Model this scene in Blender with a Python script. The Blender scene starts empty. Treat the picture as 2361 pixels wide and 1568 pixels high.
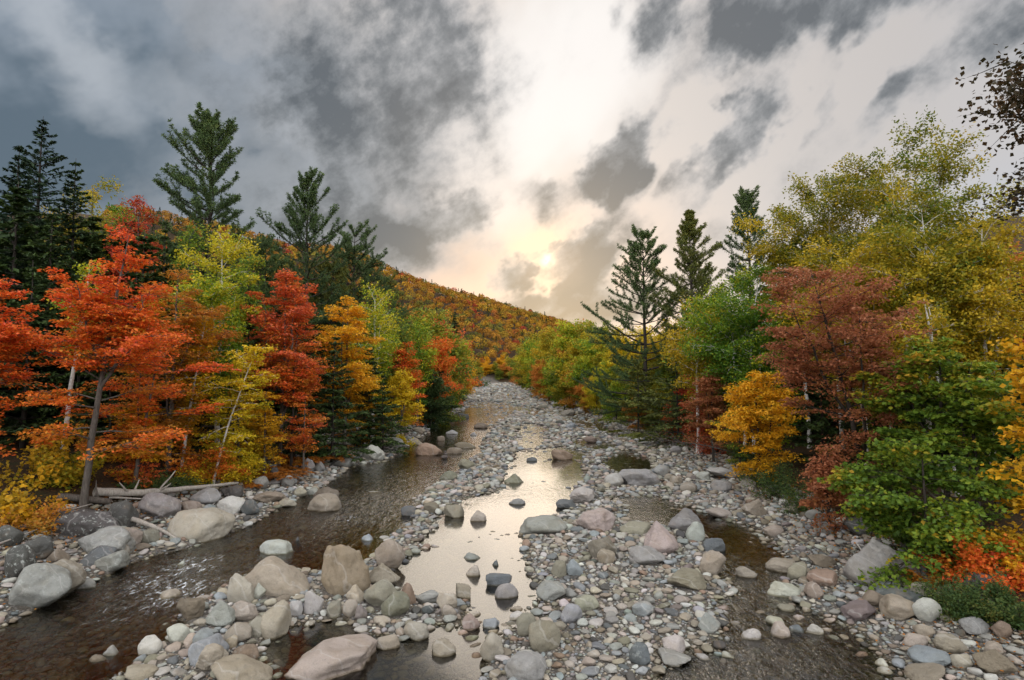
import bpy, bmesh, math, random
import numpy as np
from mathutils import Vector, Matrix
C = bpy.context.scene.collection
SC = bpy.context.scene
rng = np.random.default_rng(7)

# ------------------------------------------------------------------ camera
CAM_Z = 7.5
PITCH = math.atan(92.0 / 1310.0)
F = 1310.0                                    # focal length for a 2360-wide reading of the photograph
cam_d = bpy.data.cameras.new("camera"); cam = bpy.data.objects.new("camera", cam_d); C.objects.link(cam)
cam_d.sensor_width = 36.0; cam_d.lens = 36.0 * F / 2360.0
cam_d.clip_start = 0.1; cam_d.clip_end = 6000
cam.location = (0, 0, CAM_Z); cam.rotation_euler = (math.pi / 2 + PITCH, 0, 0)
SC.camera = cam
SP, CP = math.sin(PITCH), math.cos(PITCH)

def ray(px, py):
    cx = (px - 1180.0) / F; cy = (784.0 - py) / F
    return np.array([cx, CP - cy * SP, SP + cy * CP])
def at_depth(px, py, Y):
    d = ray(px, py); t = Y / d[1]
    return np.array([0, 0, CAM_Z]) + d * t
def on_z(px, py, z=0.0):
    d = ray(px, py); t = (z - CAM_Z) / d[2]
    return np.array([0, 0, CAM_Z]) + d * t
def project(p):
    p = np.asarray(p, float); q = p - np.array([0, 0, CAM_Z])
    dep = q[..., 1] * CP + q[..., 2] * SP
    up = -q[..., 1] * SP + q[..., 2] * CP
    dep = np.where(dep < 0.05, 0.05, dep)
    return 1180 + F * q[..., 0] / dep, 784 - F * up / dep, dep

# ------------------------------------------------------------------ noise
def _hash(ix, iy, iz, seed):
    h = (ix * 374761393 + iy * 668265263 + iz * 2147483647 + seed * 974634777) & 0xFFFFFFFF
    h = ((h ^ (h >> 13)) * 1274126177) & 0xFFFFFFFF
    h = (h ^ (h >> 16)) & 0xFFFFFFFF
    return h / 4294967295.0
def vnoise(p, seed=0):
    p = np.asarray(p, float); i = np.floor(p).astype(np.int64); f = p - i
    f = f * f * (3 - 2 * f); out = 0
    for dx in (0, 1):
        wx = f[..., 0] if dx else 1 - f[..., 0]
        for dy in (0, 1):
            wy = f[..., 1] if dy else 1 - f[..., 1]
            for dz in (0, 1):
                wz = f[..., 2] if dz else 1 - f[..., 2]
                out = out + wx * wy * wz * _hash(i[..., 0] + dx, i[..., 1] + dy, i[..., 2] + dz, seed)
    return out * 2 - 1
def fbm(p, seed=0, oct=4):
    a, s, tot = 1.0, 0, 0
    p = np.asarray(p, float)
    for k in range(oct):
        s = s + a * vnoise(p * 2 ** k, seed + k); tot += a; a *= .5
    return s / tot
def smooth(a, b, x):
    t = np.clip((x - a) / (b - a), 0, 1); return t * t * (3 - 2 * t)

# ------------------------------------------------------------------ the lie of the land
YL = [-80, 0, 18, 28, 38.6, 50, 63, 80, 118, 220, 300, 400, 460, 600]
XL = [-20, -20, -19.5, -21, -18.7, -19.5, -21, -19, -16.5, -22, -26, -29, -32, -60]
YR = [-80, 0, 15.7, 20.6, 30.5, 40, 59, 84, 118, 175, 300, 400, 460, 600]
XR = [13, 13.5, 14, 15.2, 16.8, 17.2, 19, 20.6, 20.2, 20, 16, 2, -8, -60]
def z0(y): return 4.5 * smooth(200, 455, np.asarray(y, float))

WATER = [  # (depth, outline read off the photograph, projected to the water level)
 (.62, [(-150, 1600), (-150, 1450), (0, 1415), (120, 1400), (210, 1345), (300, 1300), (440, 1272), (530, 1238), (590, 1200), (690, 1150), (760, 1120), (830, 1075),
        (900, 1062), (960, 1020), (1000, 985), (1040, 958), (1090, 940), (1118, 940), (1120, 985), (1112, 1012), (1085, 1060), (1015, 1105), (960, 1150), (935, 1205), (862, 1260),
        (830, 1290), (720, 1300), (560, 1318), (520, 1345), (430, 1390), (350, 1425), (290, 1490), (180, 1600)]),
 (.40, [(930, 1370), (925, 1320), (1000, 1250), (1010, 1190), (1060, 1160), (1130, 1140), (1175, 1120), (1215, 1075), (1240, 1040), (1290, 1030), (1345, 1045), (1345, 1085), (1330, 1110),
        (1325, 1150), (1290, 1175), (1270, 1200), (1190, 1215), (1215, 1260), (1185, 1310), (1215, 1345), (1245, 1400), (1195, 1425), (1110, 1405), (1040, 1375), (985, 1400), (940, 1385)]),
 (.42, [(640, 1600), (600, 1520), (650, 1480), (720, 1440), (850, 1430), (880, 1470), (900, 1510), (985, 1470), (1060, 1490), (1100, 1500), (1125, 1560), (1100, 1600)]),
 (.36, [(1390, 1055), (1440, 1035), (1490, 1050), (1515, 1080), (1500, 1100), (1420, 1095)]),
 (.36, [(1425, 1150), (1520, 1150), (1640, 1190), (1760, 1225), (1850, 1262), (1900, 1282), (1820, 1310), (1790, 1345), (1830, 1400), (2000, 1440), (2080, 1490), (2160, 1560),
        (2170, 1620), (1560, 1620), (1600, 1560), (1660, 1500), (1660, 1440), (1690, 1380), (1670, 1330), (1640, 1250), (1560, 1215), (1450, 1195)]),
 (.30, [(1060, 948), (1050, 930), (1100, 925), (1200, 930), (1180, 945), (1120, 950)]),
 (.30, [(1260, 930), (1290, 925), (1390, 965), (1440, 990), (1400, 1000), (1330, 985), (1290, 960)]),
 (.34, [(1118, 892), (1150, 888), (1185, 893), (1240, 905), (1300, 925), (1270, 932), (1200, 915), (1140, 905)]),
 (.40, [(1065, 942), (1005, 992), (960, 1030), (1110, 1012), (1150, 975), (1205, 938), (1110, 928)]),
 (.34, [(1190, 985), (1215, 975), (1260, 985), (1255, 1010), (1235, 1040), (1195, 1030)]),
 (.36, [(1120, 1420), (1160, 1415), (1185, 1450), (1150, 1500), (1120, 1490)]),
 (.34, [(1030, 960), (1060, 945), (1130, 935), (1210, 938), (1290, 950), (1250, 960), (1180, 955), (1110, 960), (1060, 975)]),
 (.30, [(1100, 908), (1140, 900), (1200, 906), (1230, 912), (1180, 915)]),
 (.30, [(1320, 1010), (1345, 1000), (1420, 1030), (1380, 1045), (1330, 1030)]),
 (.30, [(1180, 1115), (1160, 1090), (1190, 1040), (1230, 1000), (1260, 1000), (1240, 1030), (1215, 1080)]),
]
RX0, RX1, RDX, RY0, RY1, RDY = -34.0, 34.0, .25, 6.0, 262.0, .5
def _raster():
    xs = np.arange(RX0, RX1, RDX); ys = np.arange(RY0, RY1, RDY)
    X, Y = np.meshgrid(xs, ys)
    n = np.stack([X * .45, Y * .35, X * 0], -1)
    Xw = X + .9 * fbm(n, 3, 4) + .5 * vnoise(n * 4.1, 13); Yw = Y + 1.1 * fbm(n, 9, 4) + .6 * vnoise(n * 4.3, 19)
    D = np.zeros_like(X)
    for dep, poly in WATER:
        P = np.array([on_z(a, b)[:2] for a, b in poly])
        ins = np.zeros(X.shape, bool)
        for k in range(len(P)):
            x1, y1 = P[k]; x2, y2 = P[(k + 1) % len(P)]
            c = ((y1 > Yw) != (y2 > Yw)) & (Xw < (x2 - x1) * (Yw - y1) / ((y2 - y1) if abs(y2 - y1) > 1e-9 else 1e-9) + x1)
            ins ^= c
        D = np.maximum(D, ins * dep)
    for _ in range(4):
        E = np.pad(D, 1, mode='edge')
        D = (E[1:-1, 1:-1] * 2 + E[:-2, 1:-1] + E[2:, 1:-1] + E[1:-1, :-2] + E[1:-1, 2:]) / 6
    return D
RAST = _raster()
def depth_at(x, y):
    x = np.asarray(x, float); y = np.asarray(y, float)
    u = np.clip((x - RX0) / RDX, 0, RAST.shape[1] - 1.001); v = np.clip((y - RY0) / RDY, 0, RAST.shape[0] - 1.001)
    i = u.astype(int); j = v.astype(int); a = u - i; b = v - j
    d = RAST[j, i] * (1 - a) * (1 - b) + RAST[j, i + 1] * a * (1 - b) + RAST[j + 1, i] * (1 - a) * b + RAST[j + 1, i + 1] * a * b
    return np.where((y < RY0) | (y > RY1), 0.05, d)

RIDGE = [(-1200, 250, 150), (-900, 380, 152), (-480, 480, 150), (-321, 520, 157), (-256, 600, 153), (-190, 650, 144), (-150, 700, 128), (-30, 850, 106), (91, 1000, 72), (200, 1130, 36), (420, 1320, 6)]
RIDGE_R = [(150, -100, 30), (250, 100, 60), (265, 300, 92), (330, 600, 84), (450, 1000, 60)]
def ridge_h(x, y, R, W):
    best = np.full(np.shape(x), 1e9); zz = np.zeros(np.shape(x))
    for (ax, ay, az), (bx, by, bz) in zip(R[:-1], R[1:]):
        t = np.clip(((x - ax) * (bx - ax) + (y - ay) * (by - ay)) / ((bx - ax) ** 2 + (by - ay) ** 2), 0, 1)
        d = np.hypot(x - ax - t * (bx - ax), y - ay - t * (by - ay))
        m = d < best; best = np.where(m, d, best); zz = np.where(m, az + t * (bz - az), zz)
    g = np.clip(1 - best / W, 0, 1)
    return zz * g ** 1.15 * (1 - .12 * np.exp(-(best / 60) ** 2))
def bank_s(x, y):
    sl = np.interp(y, YL, XL) - x; sr = x - np.interp(y, YR, XR)
    return sl, sr
def ground(x, y, fine=True):
    x = np.asarray(x, float); y = np.asarray(y, float)
    sl, sr = bank_s(x, y)
    far = (y - 468) * .7
    bl = np.interp(sl, [-7, -4.5, -2, 0, 2, 5, 10, 30, 80, 400], [0, .12, .55, 1.05, 1.8, 2.6, 3.2, 5, 8, 14])
    br = np.interp(sr, [-7, -4.5, -2, 0, 2, 5, 10, 30, 80, 400], [0, .06, .28, .6, 1.2, 1.9, 2.8, 5, 8, 14])
    bf = np.interp(far, [-5, 0, 5, 30, 200], [0, 1, 2, 6, 20])
    z = z0(y) + np.maximum(np.maximum(bl, br), bf)
    s = np.maximum(np.maximum(sl, sr), far)
    w = 1 - smooth(-6, -2.5, s)
    p = np.stack([x, y, x * 0], -1)
    bar = .09 + .10 * fbm(p * .21, 21, 3) + (.05 * fbm(p * 1.3, 5, 2) if fine else 0)
    z = z + w * np.where(True, bar - depth_at(x, y) * (1 + .35 * fbm(p * .5, 31, 2)), 0)
    z = z + smooth(-1, 6, s) * .45 * fbm(p * .12, 41, 3)
    hl = ridge_h(x, y, RIDGE, 262.0); hr = ridge_h(x, y, RIDGE_R, 135.0)
    rough = 1 + .10 * fbm(p * .011, 51, 3)
    return z + (hl + hr) * rough
def g1(x, y): return float(ground(np.array([x]), np.array([y]))[0])
def hit(px, py):
    d = ray(px, py); o = np.array([0, 0, CAM_Z])
    t = np.concatenate([np.arange(4, 80, .12), np.geomspace(80, 700, 600)])
    P = o + d[None] * t[:, None]
    below = P[:, 2] < ground(P[:, 0], P[:, 1], False)
    k = int(np.argmax(below)) if below.any() else len(t) - 1
    return P[k]

# ------------------------------------------------------------------ objects
def setp(o, label=None, cat=None, group=None, kind=None):
    for k, v in (("label", label), ("category", cat), ("group", group), ("kind", kind)):
        if v: o[k] = v
    return o
def mesh_np(name, V, faces, mat=None, smooth_=True, attrs=None, parent=None, link=True):
    """faces: (n,k) int array or a list of such arrays of different k"""
    me = bpy.data.meshes.new(name)
    V = np.asarray(V, np.float32)
    fl = faces if isinstance(faces, list) else [faces]
    fl = [np.asarray(f, np.int32) for f in fl if len(f)]
    me.vertices.add(len(V)); me.vertices.foreach_set("co", V.ravel())
    nl = sum(f.size for f in fl); nf = sum(len(f) for f in fl)
    me.loops.add(nl); me.polygons.add(nf)
    me.loops.foreach_set("vertex_index", np.concatenate([f.ravel() for f in fl]))
    tot = np.concatenate([np.full(len(f), f.shape[1], np.int32) for f in fl])
    st = np.concatenate([[0], np.cumsum(tot)[:-1]]).astype(np.int32)
    me.polygons.foreach_set("loop_start", st)
    me.polygons.foreach_set("loop_total", tot)
    me.polygons.foreach_set("use_smooth", np.full(nf, smooth_, bool))
    for an, (typ, dom, arr) in (attrs or {}).items():
        a = me.attributes.new(an, typ, dom)
        a.data.foreach_set("color" if "COLOR" in typ else "value", np.asarray(arr, np.float32).ravel())
    me.update(calc_edges=True)
    if mat: me.materials.append(mat)
    if not link: return me
    o = bpy.data.objects.new(name, me); C.objects.link(o)
    if parent is not None: o.parent = parent
    return o
def empty(name, loc, rz=0.0, scale=1.0):
    o = bpy.data.objects.new(name, None); C.objects.link(o)
    o.location = loc; o.rotation_euler = (0, 0, rz); o.scale = (scale,) * 3 if np.isscalar(scale) else scale
    o.empty_display_size = .3
    return o

# ------------------------------------------------------------------ node helpers
class NT:
    def __init__(s, tree): s.t = tree; s.n = tree.nodes; s.l = tree.links
    def new(s, typ, **kw):
        n = s.n.new(typ)
        for k, v in kw.items(): setattr(n, k, v)
        return n
    def put(s, sock, v):
        if isinstance(v, bpy.types.NodeSocket): s.l.new(v, sock)
        elif v is not None:
            try: sock.default_value = v
            except Exception: sock.default_value = tuple(v) + (1,) if len(v) == 3 else v
    def math(s, op, a, b=None, c=None, clamp=False):
        n = s.new("ShaderNodeMath", operation=op, use_clamp=clamp)
        s.put(n.inputs[0], a)
        if b is not None: s.put(n.inputs[1], b)
        if c is not None: s.put(n.inputs[2], c)
        return n.outputs[0]
    def vmath(s, op, a, b=None, scale=None):
        n = s.new("ShaderNodeVectorMath", operation=op); s.put(n.inputs[0], a)
        if b is not None: s.put(n.inputs[1], b)
        if scale is not None: s.put(n.inputs["Scale"], scale)
        return n.outputs["Value"] if op in ("LENGTH", "DOT_PRODUCT", "DISTANCE") else n.outputs["Vector"]
    def mix(s, f, a, b, blend='MIX'):
        n = s.new("ShaderNodeMix", data_type='RGBA', blend_type=blend)
        s.put(n.inputs[0], f); s.put(n.inputs[6], a); s.put(n.inputs[7], b)
        return n.outputs[2]
    def noise(s, vec, scale, detail=3, rough=.55, dist=0.0, out="Fac"):
        n = s.new("ShaderNodeTexNoise"); 
        if vec is not None: s.put(n.inputs["Vector"], vec)
        s.put(n.inputs["Scale"], scale); s.put(n.inputs["Detail"], detail); s.put(n.inputs["Roughness"], rough); s.put(n.inputs["Distortion"], dist)
        return n.outputs[out]
    def ramp(s, f, stops, interp='LINEAR'):
        n = s.new("ShaderNodeValToRGB"); s.put(n.inputs[0], f); r = n.color_ramp; r.interpolation = interp
        while len(r.elements) < len(stops): r.elements.new(.5)
        for e, (p, c) in zip(r.elements, stops):
            e.position = p; e.color = (c, c, c, 1) if np.isscalar(c) else tuple(c) + (1,)
        return n.outputs[0]
    def mrange(s, v, a, b, c=0.0, d=1.0, interp='SMOOTHSTEP'):
        n = s.new("ShaderNodeMapRange", interpolation_type=interp)
        s.put(n.inputs[0], v); s.put(n.inputs[1], a); s.put(n.inputs[2], b); s.put(n.inputs[3], c); s.put(n.inputs[4], d)
        return n.outputs[0]
    def sep(s, v):
        n = s.new("ShaderNodeSeparateXYZ"); s.put(n.inputs[0], v); return n.outputs
    def comb(s, x, y, z=0.0):
        n = s.new("ShaderNodeCombineXYZ"); s.put(n.inputs[0], x); s.put(n.inputs[1], y); s.put(n.inputs[2], z); return n.outputs[0]
    def attr(s, name, out="Fac", typ='GEOMETRY'):
        n = s.new("ShaderNodeAttribute", attribute_name=name, attribute_type=typ); return n.outputs[out]
    def bump(s, h, strength=.3, dist=.05, normal=None):
        n = s.new("ShaderNodeBump"); s.put(n.inputs["Height"], h); s.put(n.inputs["Strength"], strength); s.put(n.inputs["Distance"], dist)
        if normal is not None: s.put(n.inputs["Normal"], normal)
        return n.outputs[0]
def material(name):
    m = bpy.data.materials.new(name); m.use_nodes = True
    t = NT(m.node_tree); t.n.clear(); out = t.new("ShaderNodeOutputMaterial")
    return m, t, out
def principled(t, color, rough=.8, normal=None, spec=.3):
    b = t.new("ShaderNodeBsdfPrincipled"); t.put(b.inputs["Base Color"], color); t.put(b.inputs["Roughness"], rough)
    t.put(b.inputs["Specular IOR Level"], spec)
    if normal is not None: t.put(b.inputs["Normal"], normal)
    return b.outputs[0]

def stone_material(name, mode):
    m, t, out = material(name)
    geo = t.new("ShaderNodeNewGeometry").outputs
    tc = t.new("ShaderNodeTexCoord").outputs
    pos = geo["Position"]
    oi = t.new("ShaderNodeObjectInfo").outputs
    if mode == 'OBJ':
        col = oi["Color"]; rnd = oi["Random"]
        vec = t.vmath('ADD', pos, t.comb(t.math('MULTIPLY', rnd, 37.0), t.math('MULTIPLY', rnd, 91.0), 0.0))
    else:
        col = t.attr("Col", "Color"); vec = pos; rnd = t.attr("rnd")
    z = t.sep(pos)[2]; y = t.sep(pos)[1]
    big = t.noise(vec, 1.6, 4, .6, .4); med = t.noise(vec, 6.0, 5, .65); spk = t.noise(vec, 70.0, 2, .7)
    c = t.mix(t.mrange(big, .42, .68, 0, .55), col, t.mix(1.0, col, (.80, .76, .67, 1), 'MULTIPLY'))
    c = t.mix(t.mrange(med, .55, .75, 0, .45), c, t.mix(1.0, c, (1.35, 1.3, 1.25, 1), 'MULTIPLY'))
    c = t.mix(t.mrange(med, .46, .30, 0, .5), c, t.mix(1.0, c, (.55, .55, .56, 1), 'MULTIPLY'))
    c = t.mix(t.mrange(spk, .56, .68, 0, .45), c, t.mix(1.0, c, (.42, .42, .44, 1), 'MULTIPLY'))
    c = t.mix(t.mrange(t.noise(vec, 45.0, 2, .6), .6, .7, 0, .4), c, t.mix(1.0, c, (1.7, 1.65, 1.6, 1), 'MULTIPLY'))
    if mode == 'OBJ':   # quartz veins, iron stain and lichen on the larger stones
        wv = t.new("ShaderNodeTexWave", wave_type='BANDS', bands_direction='DIAGONAL'); t.put(wv.inputs["Vector"], vec)
        t.put(wv.inputs["Scale"], .35); t.put(wv.inputs["Distortion"], 9.0); t.put(wv.inputs["Detail"], 4.0); t.put(wv.inputs["Detail Scale"], 1.3)
        c = t.mix(t.math('MULTIPLY', t.mrange(wv.outputs["Fac"], .985, 1.0), .22), c, (.5, .48, .45, 1))
        c = t.mix(t.math('MULTIPLY', t.mrange(t.noise(vec, .9, 3, .6, .8), .58, .74), .20), c, (.38, .25, .15, 1))
        li = t.attr("lichen", "Fac", 'OBJECT')
        lf = t.math('MULTIPLY', t.mrange(t.noise(vec, 5.5, 5, .75), .56, .62), li)
        c = t.mix(lf, c, (.42, .44, .41, 1))
        mo = t.math('MULTIPLY', t.mrange(t.noise(vec, 2.2, 4, .7), .52, .64), li)
        c = t.mix(t.math('MULTIPLY', mo, .7), c, (.05, .052, .045, 1))
    # wet band at the water line and below it
    lvl = t.math('ADD', z, t.math('MULTIPLY', t.math('SUBTRACT', med, .5), .10))
    zz = t.mrange(y, 200, 455, 0, 4.5)
    lvl = t.math('SUBTRACT', lvl, zz)
    wet = t.mrange(lvl, .075, .02, 0, 1)
    c = t.mix(wet, c, t.mix(1.0, c, (.55, .51, .42, 1), 'MULTIPLY'))
    rough = t.mrange(wet, 0, 1, .78, .42, 'LINEAR')
    h = t.math('ADD', t.math('MULTIPLY', med, .6), t.math('ADD', t.math('MULTIPLY', t.noise(vec, 22.0, 4, .7), .3), t.math('MULTIPLY', spk, .08)))
    nb = t.bump(h, .8, .07 if mode == 'OBJ' else .025)
    t.l.new(principled(t, c, rough, nb, .28), out.inputs[0])
    return m

def leaf_material(name, stops, trans=.38, rough=.55):
    m, t, out = material(name)
    tint = t.attr("tint"); oi = t.new("ShaderNodeObjectInfo").outputs
    f = t.math('ADD', tint, t.math('MULTIPLY', t.math('SUBTRACT', oi["Random"], .5), .16), clamp=True)
    col = t.ramp(f, stops)
    b = t.new("ShaderNodeBsdfPrincipled"); t.put(b.inputs["Base Color"], col); t.put(b.inputs["Roughness"], rough); t.put(b.inputs["Specular IOR Level"], .25)
    tr = t.new("ShaderNodeBsdfTranslucent"); t.put(tr.inputs[0], col)
    mx = t.new("ShaderNodeMixShader"); t.put(mx.inputs[0], trans); t.l.new(b.outputs[0], mx.inputs[1]); t.l.new(tr.outputs[0], mx.inputs[2])
    t.l.new(mx.outputs[0], out.inputs[0])
    return m
def bark_material(name, a, b, birch=False):
    m, t, out = material(name)
    tc = t.new("ShaderNodeTexCoord").outputs["Object"]
    s = t.vmath('MULTIPLY', tc, (1, 1, .18))
    n = t.noise(s, 14.0, 5, .7)
    c = t.ramp(n, [(.3, a), (.7, b)])
    if birch:
        s2 = t.vmath('MULTIPLY', tc, (1, 1, 6.0))
        bands = t.mrange(t.noise(s2, .8, 4, .7), .60, .68)
        c = t.mix(bands, c, (.05, .045, .04, 1))
    t.l.new(principled(t, c, .85, t.bump(n, .5, .03), .15), out.inputs[0])
    return m
# ------------------------------------------------------------------ terrain: one sheet out past the ridge
def graded(a, b, fine, grow):
    out = [a]; st = fine
    while out[-1] < b: out.append(out[-1] + st); st *= grow
    return out
ys = np.array([-140, -90, -60, -40, -25, -12, -4, 2, 5] + graded(7, 60, .24, 1.0035) )
ys = np.concatenate([ys, graded(ys[-1] + .6, 2600, .7, 1.028)])
xm = np.array(graded(0, 24, .22, 1.0)); xo = np.array(graded(24.5, 1700, .6, 1.07))
xs = np.concatenate([-xo[::-1], -xm[1:][::-1], xm, xo])
X, Y = np.meshgrid(xs, ys); Z = ground(X, Y)
nx, ny = len(xs), len(ys)
idx = np.arange(nx * ny).reshape(ny, nx)
Q = np.stack([idx[:-1, :-1], idx[:-1, 1:], idx[1:, 1:], idx[1:, :-1]], -1).reshape(-1, 4)
sl, sr = bank_s(X, Y); S = np.maximum(np.maximum(sl, sr), (Y - 468) * .7)
bankv = smooth(-2.2, .6, S + 1.2 * fbm(np.stack([X * .4, Y * .4, X * 0], -1), 61, 3))

m, t, out = material("river_ground")
geo = t.new("ShaderNodeNewGeometry").outputs; pos = geo["Position"]; z = t.sep(pos)[2]
vo = t.new("ShaderNodeTexVoronoi", feature='F1'); t.put(vo.inputs["Vector"], pos); t.put(vo.inputs["Scale"], 15.0)
vo2 = t.new("ShaderNodeTexVoronoi", feature='F1'); t.put(vo2.inputs["Vector"], pos); t.put(vo2.inputs["Scale"], 42.0)
pc = t.ramp(t.sep(vo.outputs["Color"])[0], [(0, (.15, .135, .12)), (.35, (.27, .24, .20)), (.6, (.33, .31, .28)), (.8, (.22, .23, .24)), (1, (.40, .34, .28))])
pc2 = t.ramp(t.sep(vo2.outputs["Color"])[1], [(0, (.16, .15, .135)), (.5, (.28, .265, .245)), (1, (.37, .36, .345))])
gr = t.mix(t.mrange(t.noise(pos, .9, 4), .45, .58), pc, pc2)
gr = t.mix(t.mrange(vo.outputs["Distance"], .30, .55, 0, .5), gr, (.09, .075, .06, 1))
wet = t.mrange(t.math('SUBTRACT', z, t.mrange(t.sep(pos)[1], 200, 455, 0, 4.5)), .05, .0, 0, 1)
gr = t.mix(wet, gr, t.mix(1.0, gr, (.54, .50, .38, 1), 'MULTIPLY'))
gr = t.mix(1.0, gr, (.62, .60, .58, 1), 'MULTIPLY')
lt = t.ramp(t.noise(pos, 9.0, 5, .75), [(.25, (.018, .013, .008)), (.5, (.05, .032, .018)), (.62, (.11, .055, .02)), (.75, (.20, .085, .02))])
lt = t.mix(t.mrange(t.noise(pos, .5, 3), .5, .7, 0, .7), lt, (.03, .035, .014, 1))
c = t.mix(t.attr("bank"), gr, lt)
h = t.math('ADD', t.math('MULTIPLY', vo.outputs["Distance"], -1.0), t.math('MULTIPLY', t.noise(pos, 30.0, 4), .4))
t.l.new(principled(t, c, .85, t.bump(h, .8, .05), .2), out.inputs[0])
terrain = mesh_np("terrain", np.stack([X, Y, Z], -1).reshape(-1, 3), Q, m, True, {"bank": ("FLOAT", "POINT", bankv.ravel())})
setp(terrain, "gravelly river bed with leaf covered banks running up to the wooded ridge", None, None, "structure")

# ------------------------------------------------------------------ water sheet
m, t, out = material("river_water")
geo = t.new("ShaderNodeNewGeometry").outputs; pos = geo["Position"]
flow = t.vmath('MULTIPLY', pos, (1.0, .45, 1.0))
rip = t.attr("rip"); foam_a = t.attr("foam")
n1 = t.noise(flow, 1.5, 3, .55, .6); n2 = t.noise(flow, 5.5, 3, .6, .8); n3 = t.noise(flow, 16.0, 2, .5, .5)
h = t.math('ADD', t.math('MULTIPLY', n1, .55), t.math('ADD', t.math('MULTIPLY', n2, .30), t.math('MULTIPLY', n3, .10)))
bs = t.math('MULTIPLY', rip, .85)
nb = t.bump(h, bs, t.math('MULTIPLY_ADD', rip, .42, .08))
fr = t.new("ShaderNodeFresnel"); t.put(fr.inputs["IOR"], 1.8); t.put(fr.inputs["Normal"], nb)
gl = t.new("ShaderNodeBsdfGlossy"); t.put(gl.inputs["Color"], (1, 1, 1, 1)); t.put(gl.inputs["Roughness"], .12); t.put(gl.inputs["Normal"], nb)
tp = t.new("ShaderNodeBsdfTransparent"); t.put(tp.inputs["Color"], (.76, .71, .52, 1))
mx = t.new("ShaderNodeMixShader"); t.put(mx.inputs[0], fr.outputs[0]); t.l.new(tp.outputs[0], mx.inputs[1]); t.l.new(gl.outputs[0], mx.inputs[2])
fd = t.new("ShaderNodeBsdfDiffuse"); t.put(fd.inputs["Color"], (.82, .84, .84, 1))
fn = t.noise(t.vmath('MULTIPLY', pos, (1.0, .38, 1.0)), 5.0, 5, .7, 1.6)
ff = t.math('MULTIPLY', t.mrange(t.math('ADD', fn, t.math('MULTIPLY', foam_a, .22)), .70, .90), t.math('MINIMUM', foam_a, .85))
mx2 = t.new("ShaderNodeMixShader"); t.put(mx2.inputs[0], ff); t.l.new(mx.outputs[0], mx2.inputs[1]); t.l.new(fd.outputs[0], mx2.inputs[2])
t.l.new(mx2.outputs[0], out.inputs[0])
wy = np.array([-60, -30, -10, 0, 4] + graded(6, 60, .3, 1.004)); wy = np.concatenate([wy, graded(wy[-1] + .6, 470, .8, 1.02)])
wu = np.linspace(0, 1, 120)
L = np.interp(wy, YL, XL) + 1.5; R = np.interp(wy, YR, XR) - 1.0
X = L[:, None] + (R - L)[:, None] * wu[None]; Y = np.repeat(wy[:, None], len(wu), 1); Z = z0(Y) + 0.0 * X
nx, ny = len(wu), len(wy); idx = np.arange(nx * ny).reshape(ny, nx)
Q = np.stack([idx[:-1, :-1], idx[:-1, 1:], idx[1:, 1:], idx[1:, :-1]], -1).reshape(-1, 4)
FOAM = [(360, 1335, 2.3, .9), (430, 1310, 2.0, 1.0), (400, 1365, 2.2, 1.0), (470, 1345, 1.6, .8), (330, 1370, 1.6, .7), (240, 1420, 2.2, .55), (460, 1290, 1.6, .7),
        (800, 1195, 2.0, .75), (860, 1200, 2.0, .6), (790, 1240, 2.2, .4), (900, 1160, 3.0, .4), (1000, 1080, 4, .35), (940, 1100, 3, .35), (880, 1310, 1.0, .5),
        (1820, 1335, 1.2, .6), (1780, 1360, 1.3, .5), (1700, 1540, 1.5, .55), (2050, 1560, 1.2, .6), (1640, 1180, 2.5, .3), (1930, 1360, 1, .5), (1760, 1320, 1.6, .35)]
fo = np.zeros_like(X)
for px, py, r, a in FOAM:
    P = on_z(px, py); fo = np.maximum(fo, a * np.exp(-((X - P[0]) ** 2 + (Y - P[1]) ** 2 * .7) / r ** 2))
ri = .30 - .10 * smooth(28, 75, Y)
CALM = [(1080, 1340, 5, .9), (1180, 1200, 6, .85), (780, 1500, 3.2, .92), (1000, 1500, 3.2, .92), (1260, 1090, 7, .8), (1210, 1390, 2.5, .9), (1450, 1075, 8, .8), (1080, 1240, 5, .8)]
ROUGHW = [(400, 1340, 5, .6), (830, 1180, 9, .55), (950, 1110, 10, .3), (700, 1240, 6, .4), (250, 1430, 5, .3), (1060, 1000, 12, .1), (1750, 1380, 5, .45), (1700, 1530, 4, .6), (1600, 1500, 3, .3)]
for px, py, r, a in ROUGHW:
    P = on_z(px, py); ri = np.maximum(ri, .3 + a * np.exp(-((X - P[0]) ** 2 + (Y - P[1]) ** 2) / r ** 2))
for px, py, r, a in CALM:
    P = on_z(px, py); ri = ri * (1 - a * np.exp(-((X - P[0]) ** 2 + (Y - P[1]) ** 2) / r ** 2))
water = mesh_np("water", np.stack([X, Y, Z], -1).reshape(-1, 3), Q, m, True, {"rip": ("FLOAT", "POINT", ri.ravel()), "foam": ("FLOAT", "POINT", fo.ravel())})
setp(water, "shallow clear river water with bright sky reflections and riffles", None, None, "structure")
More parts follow.
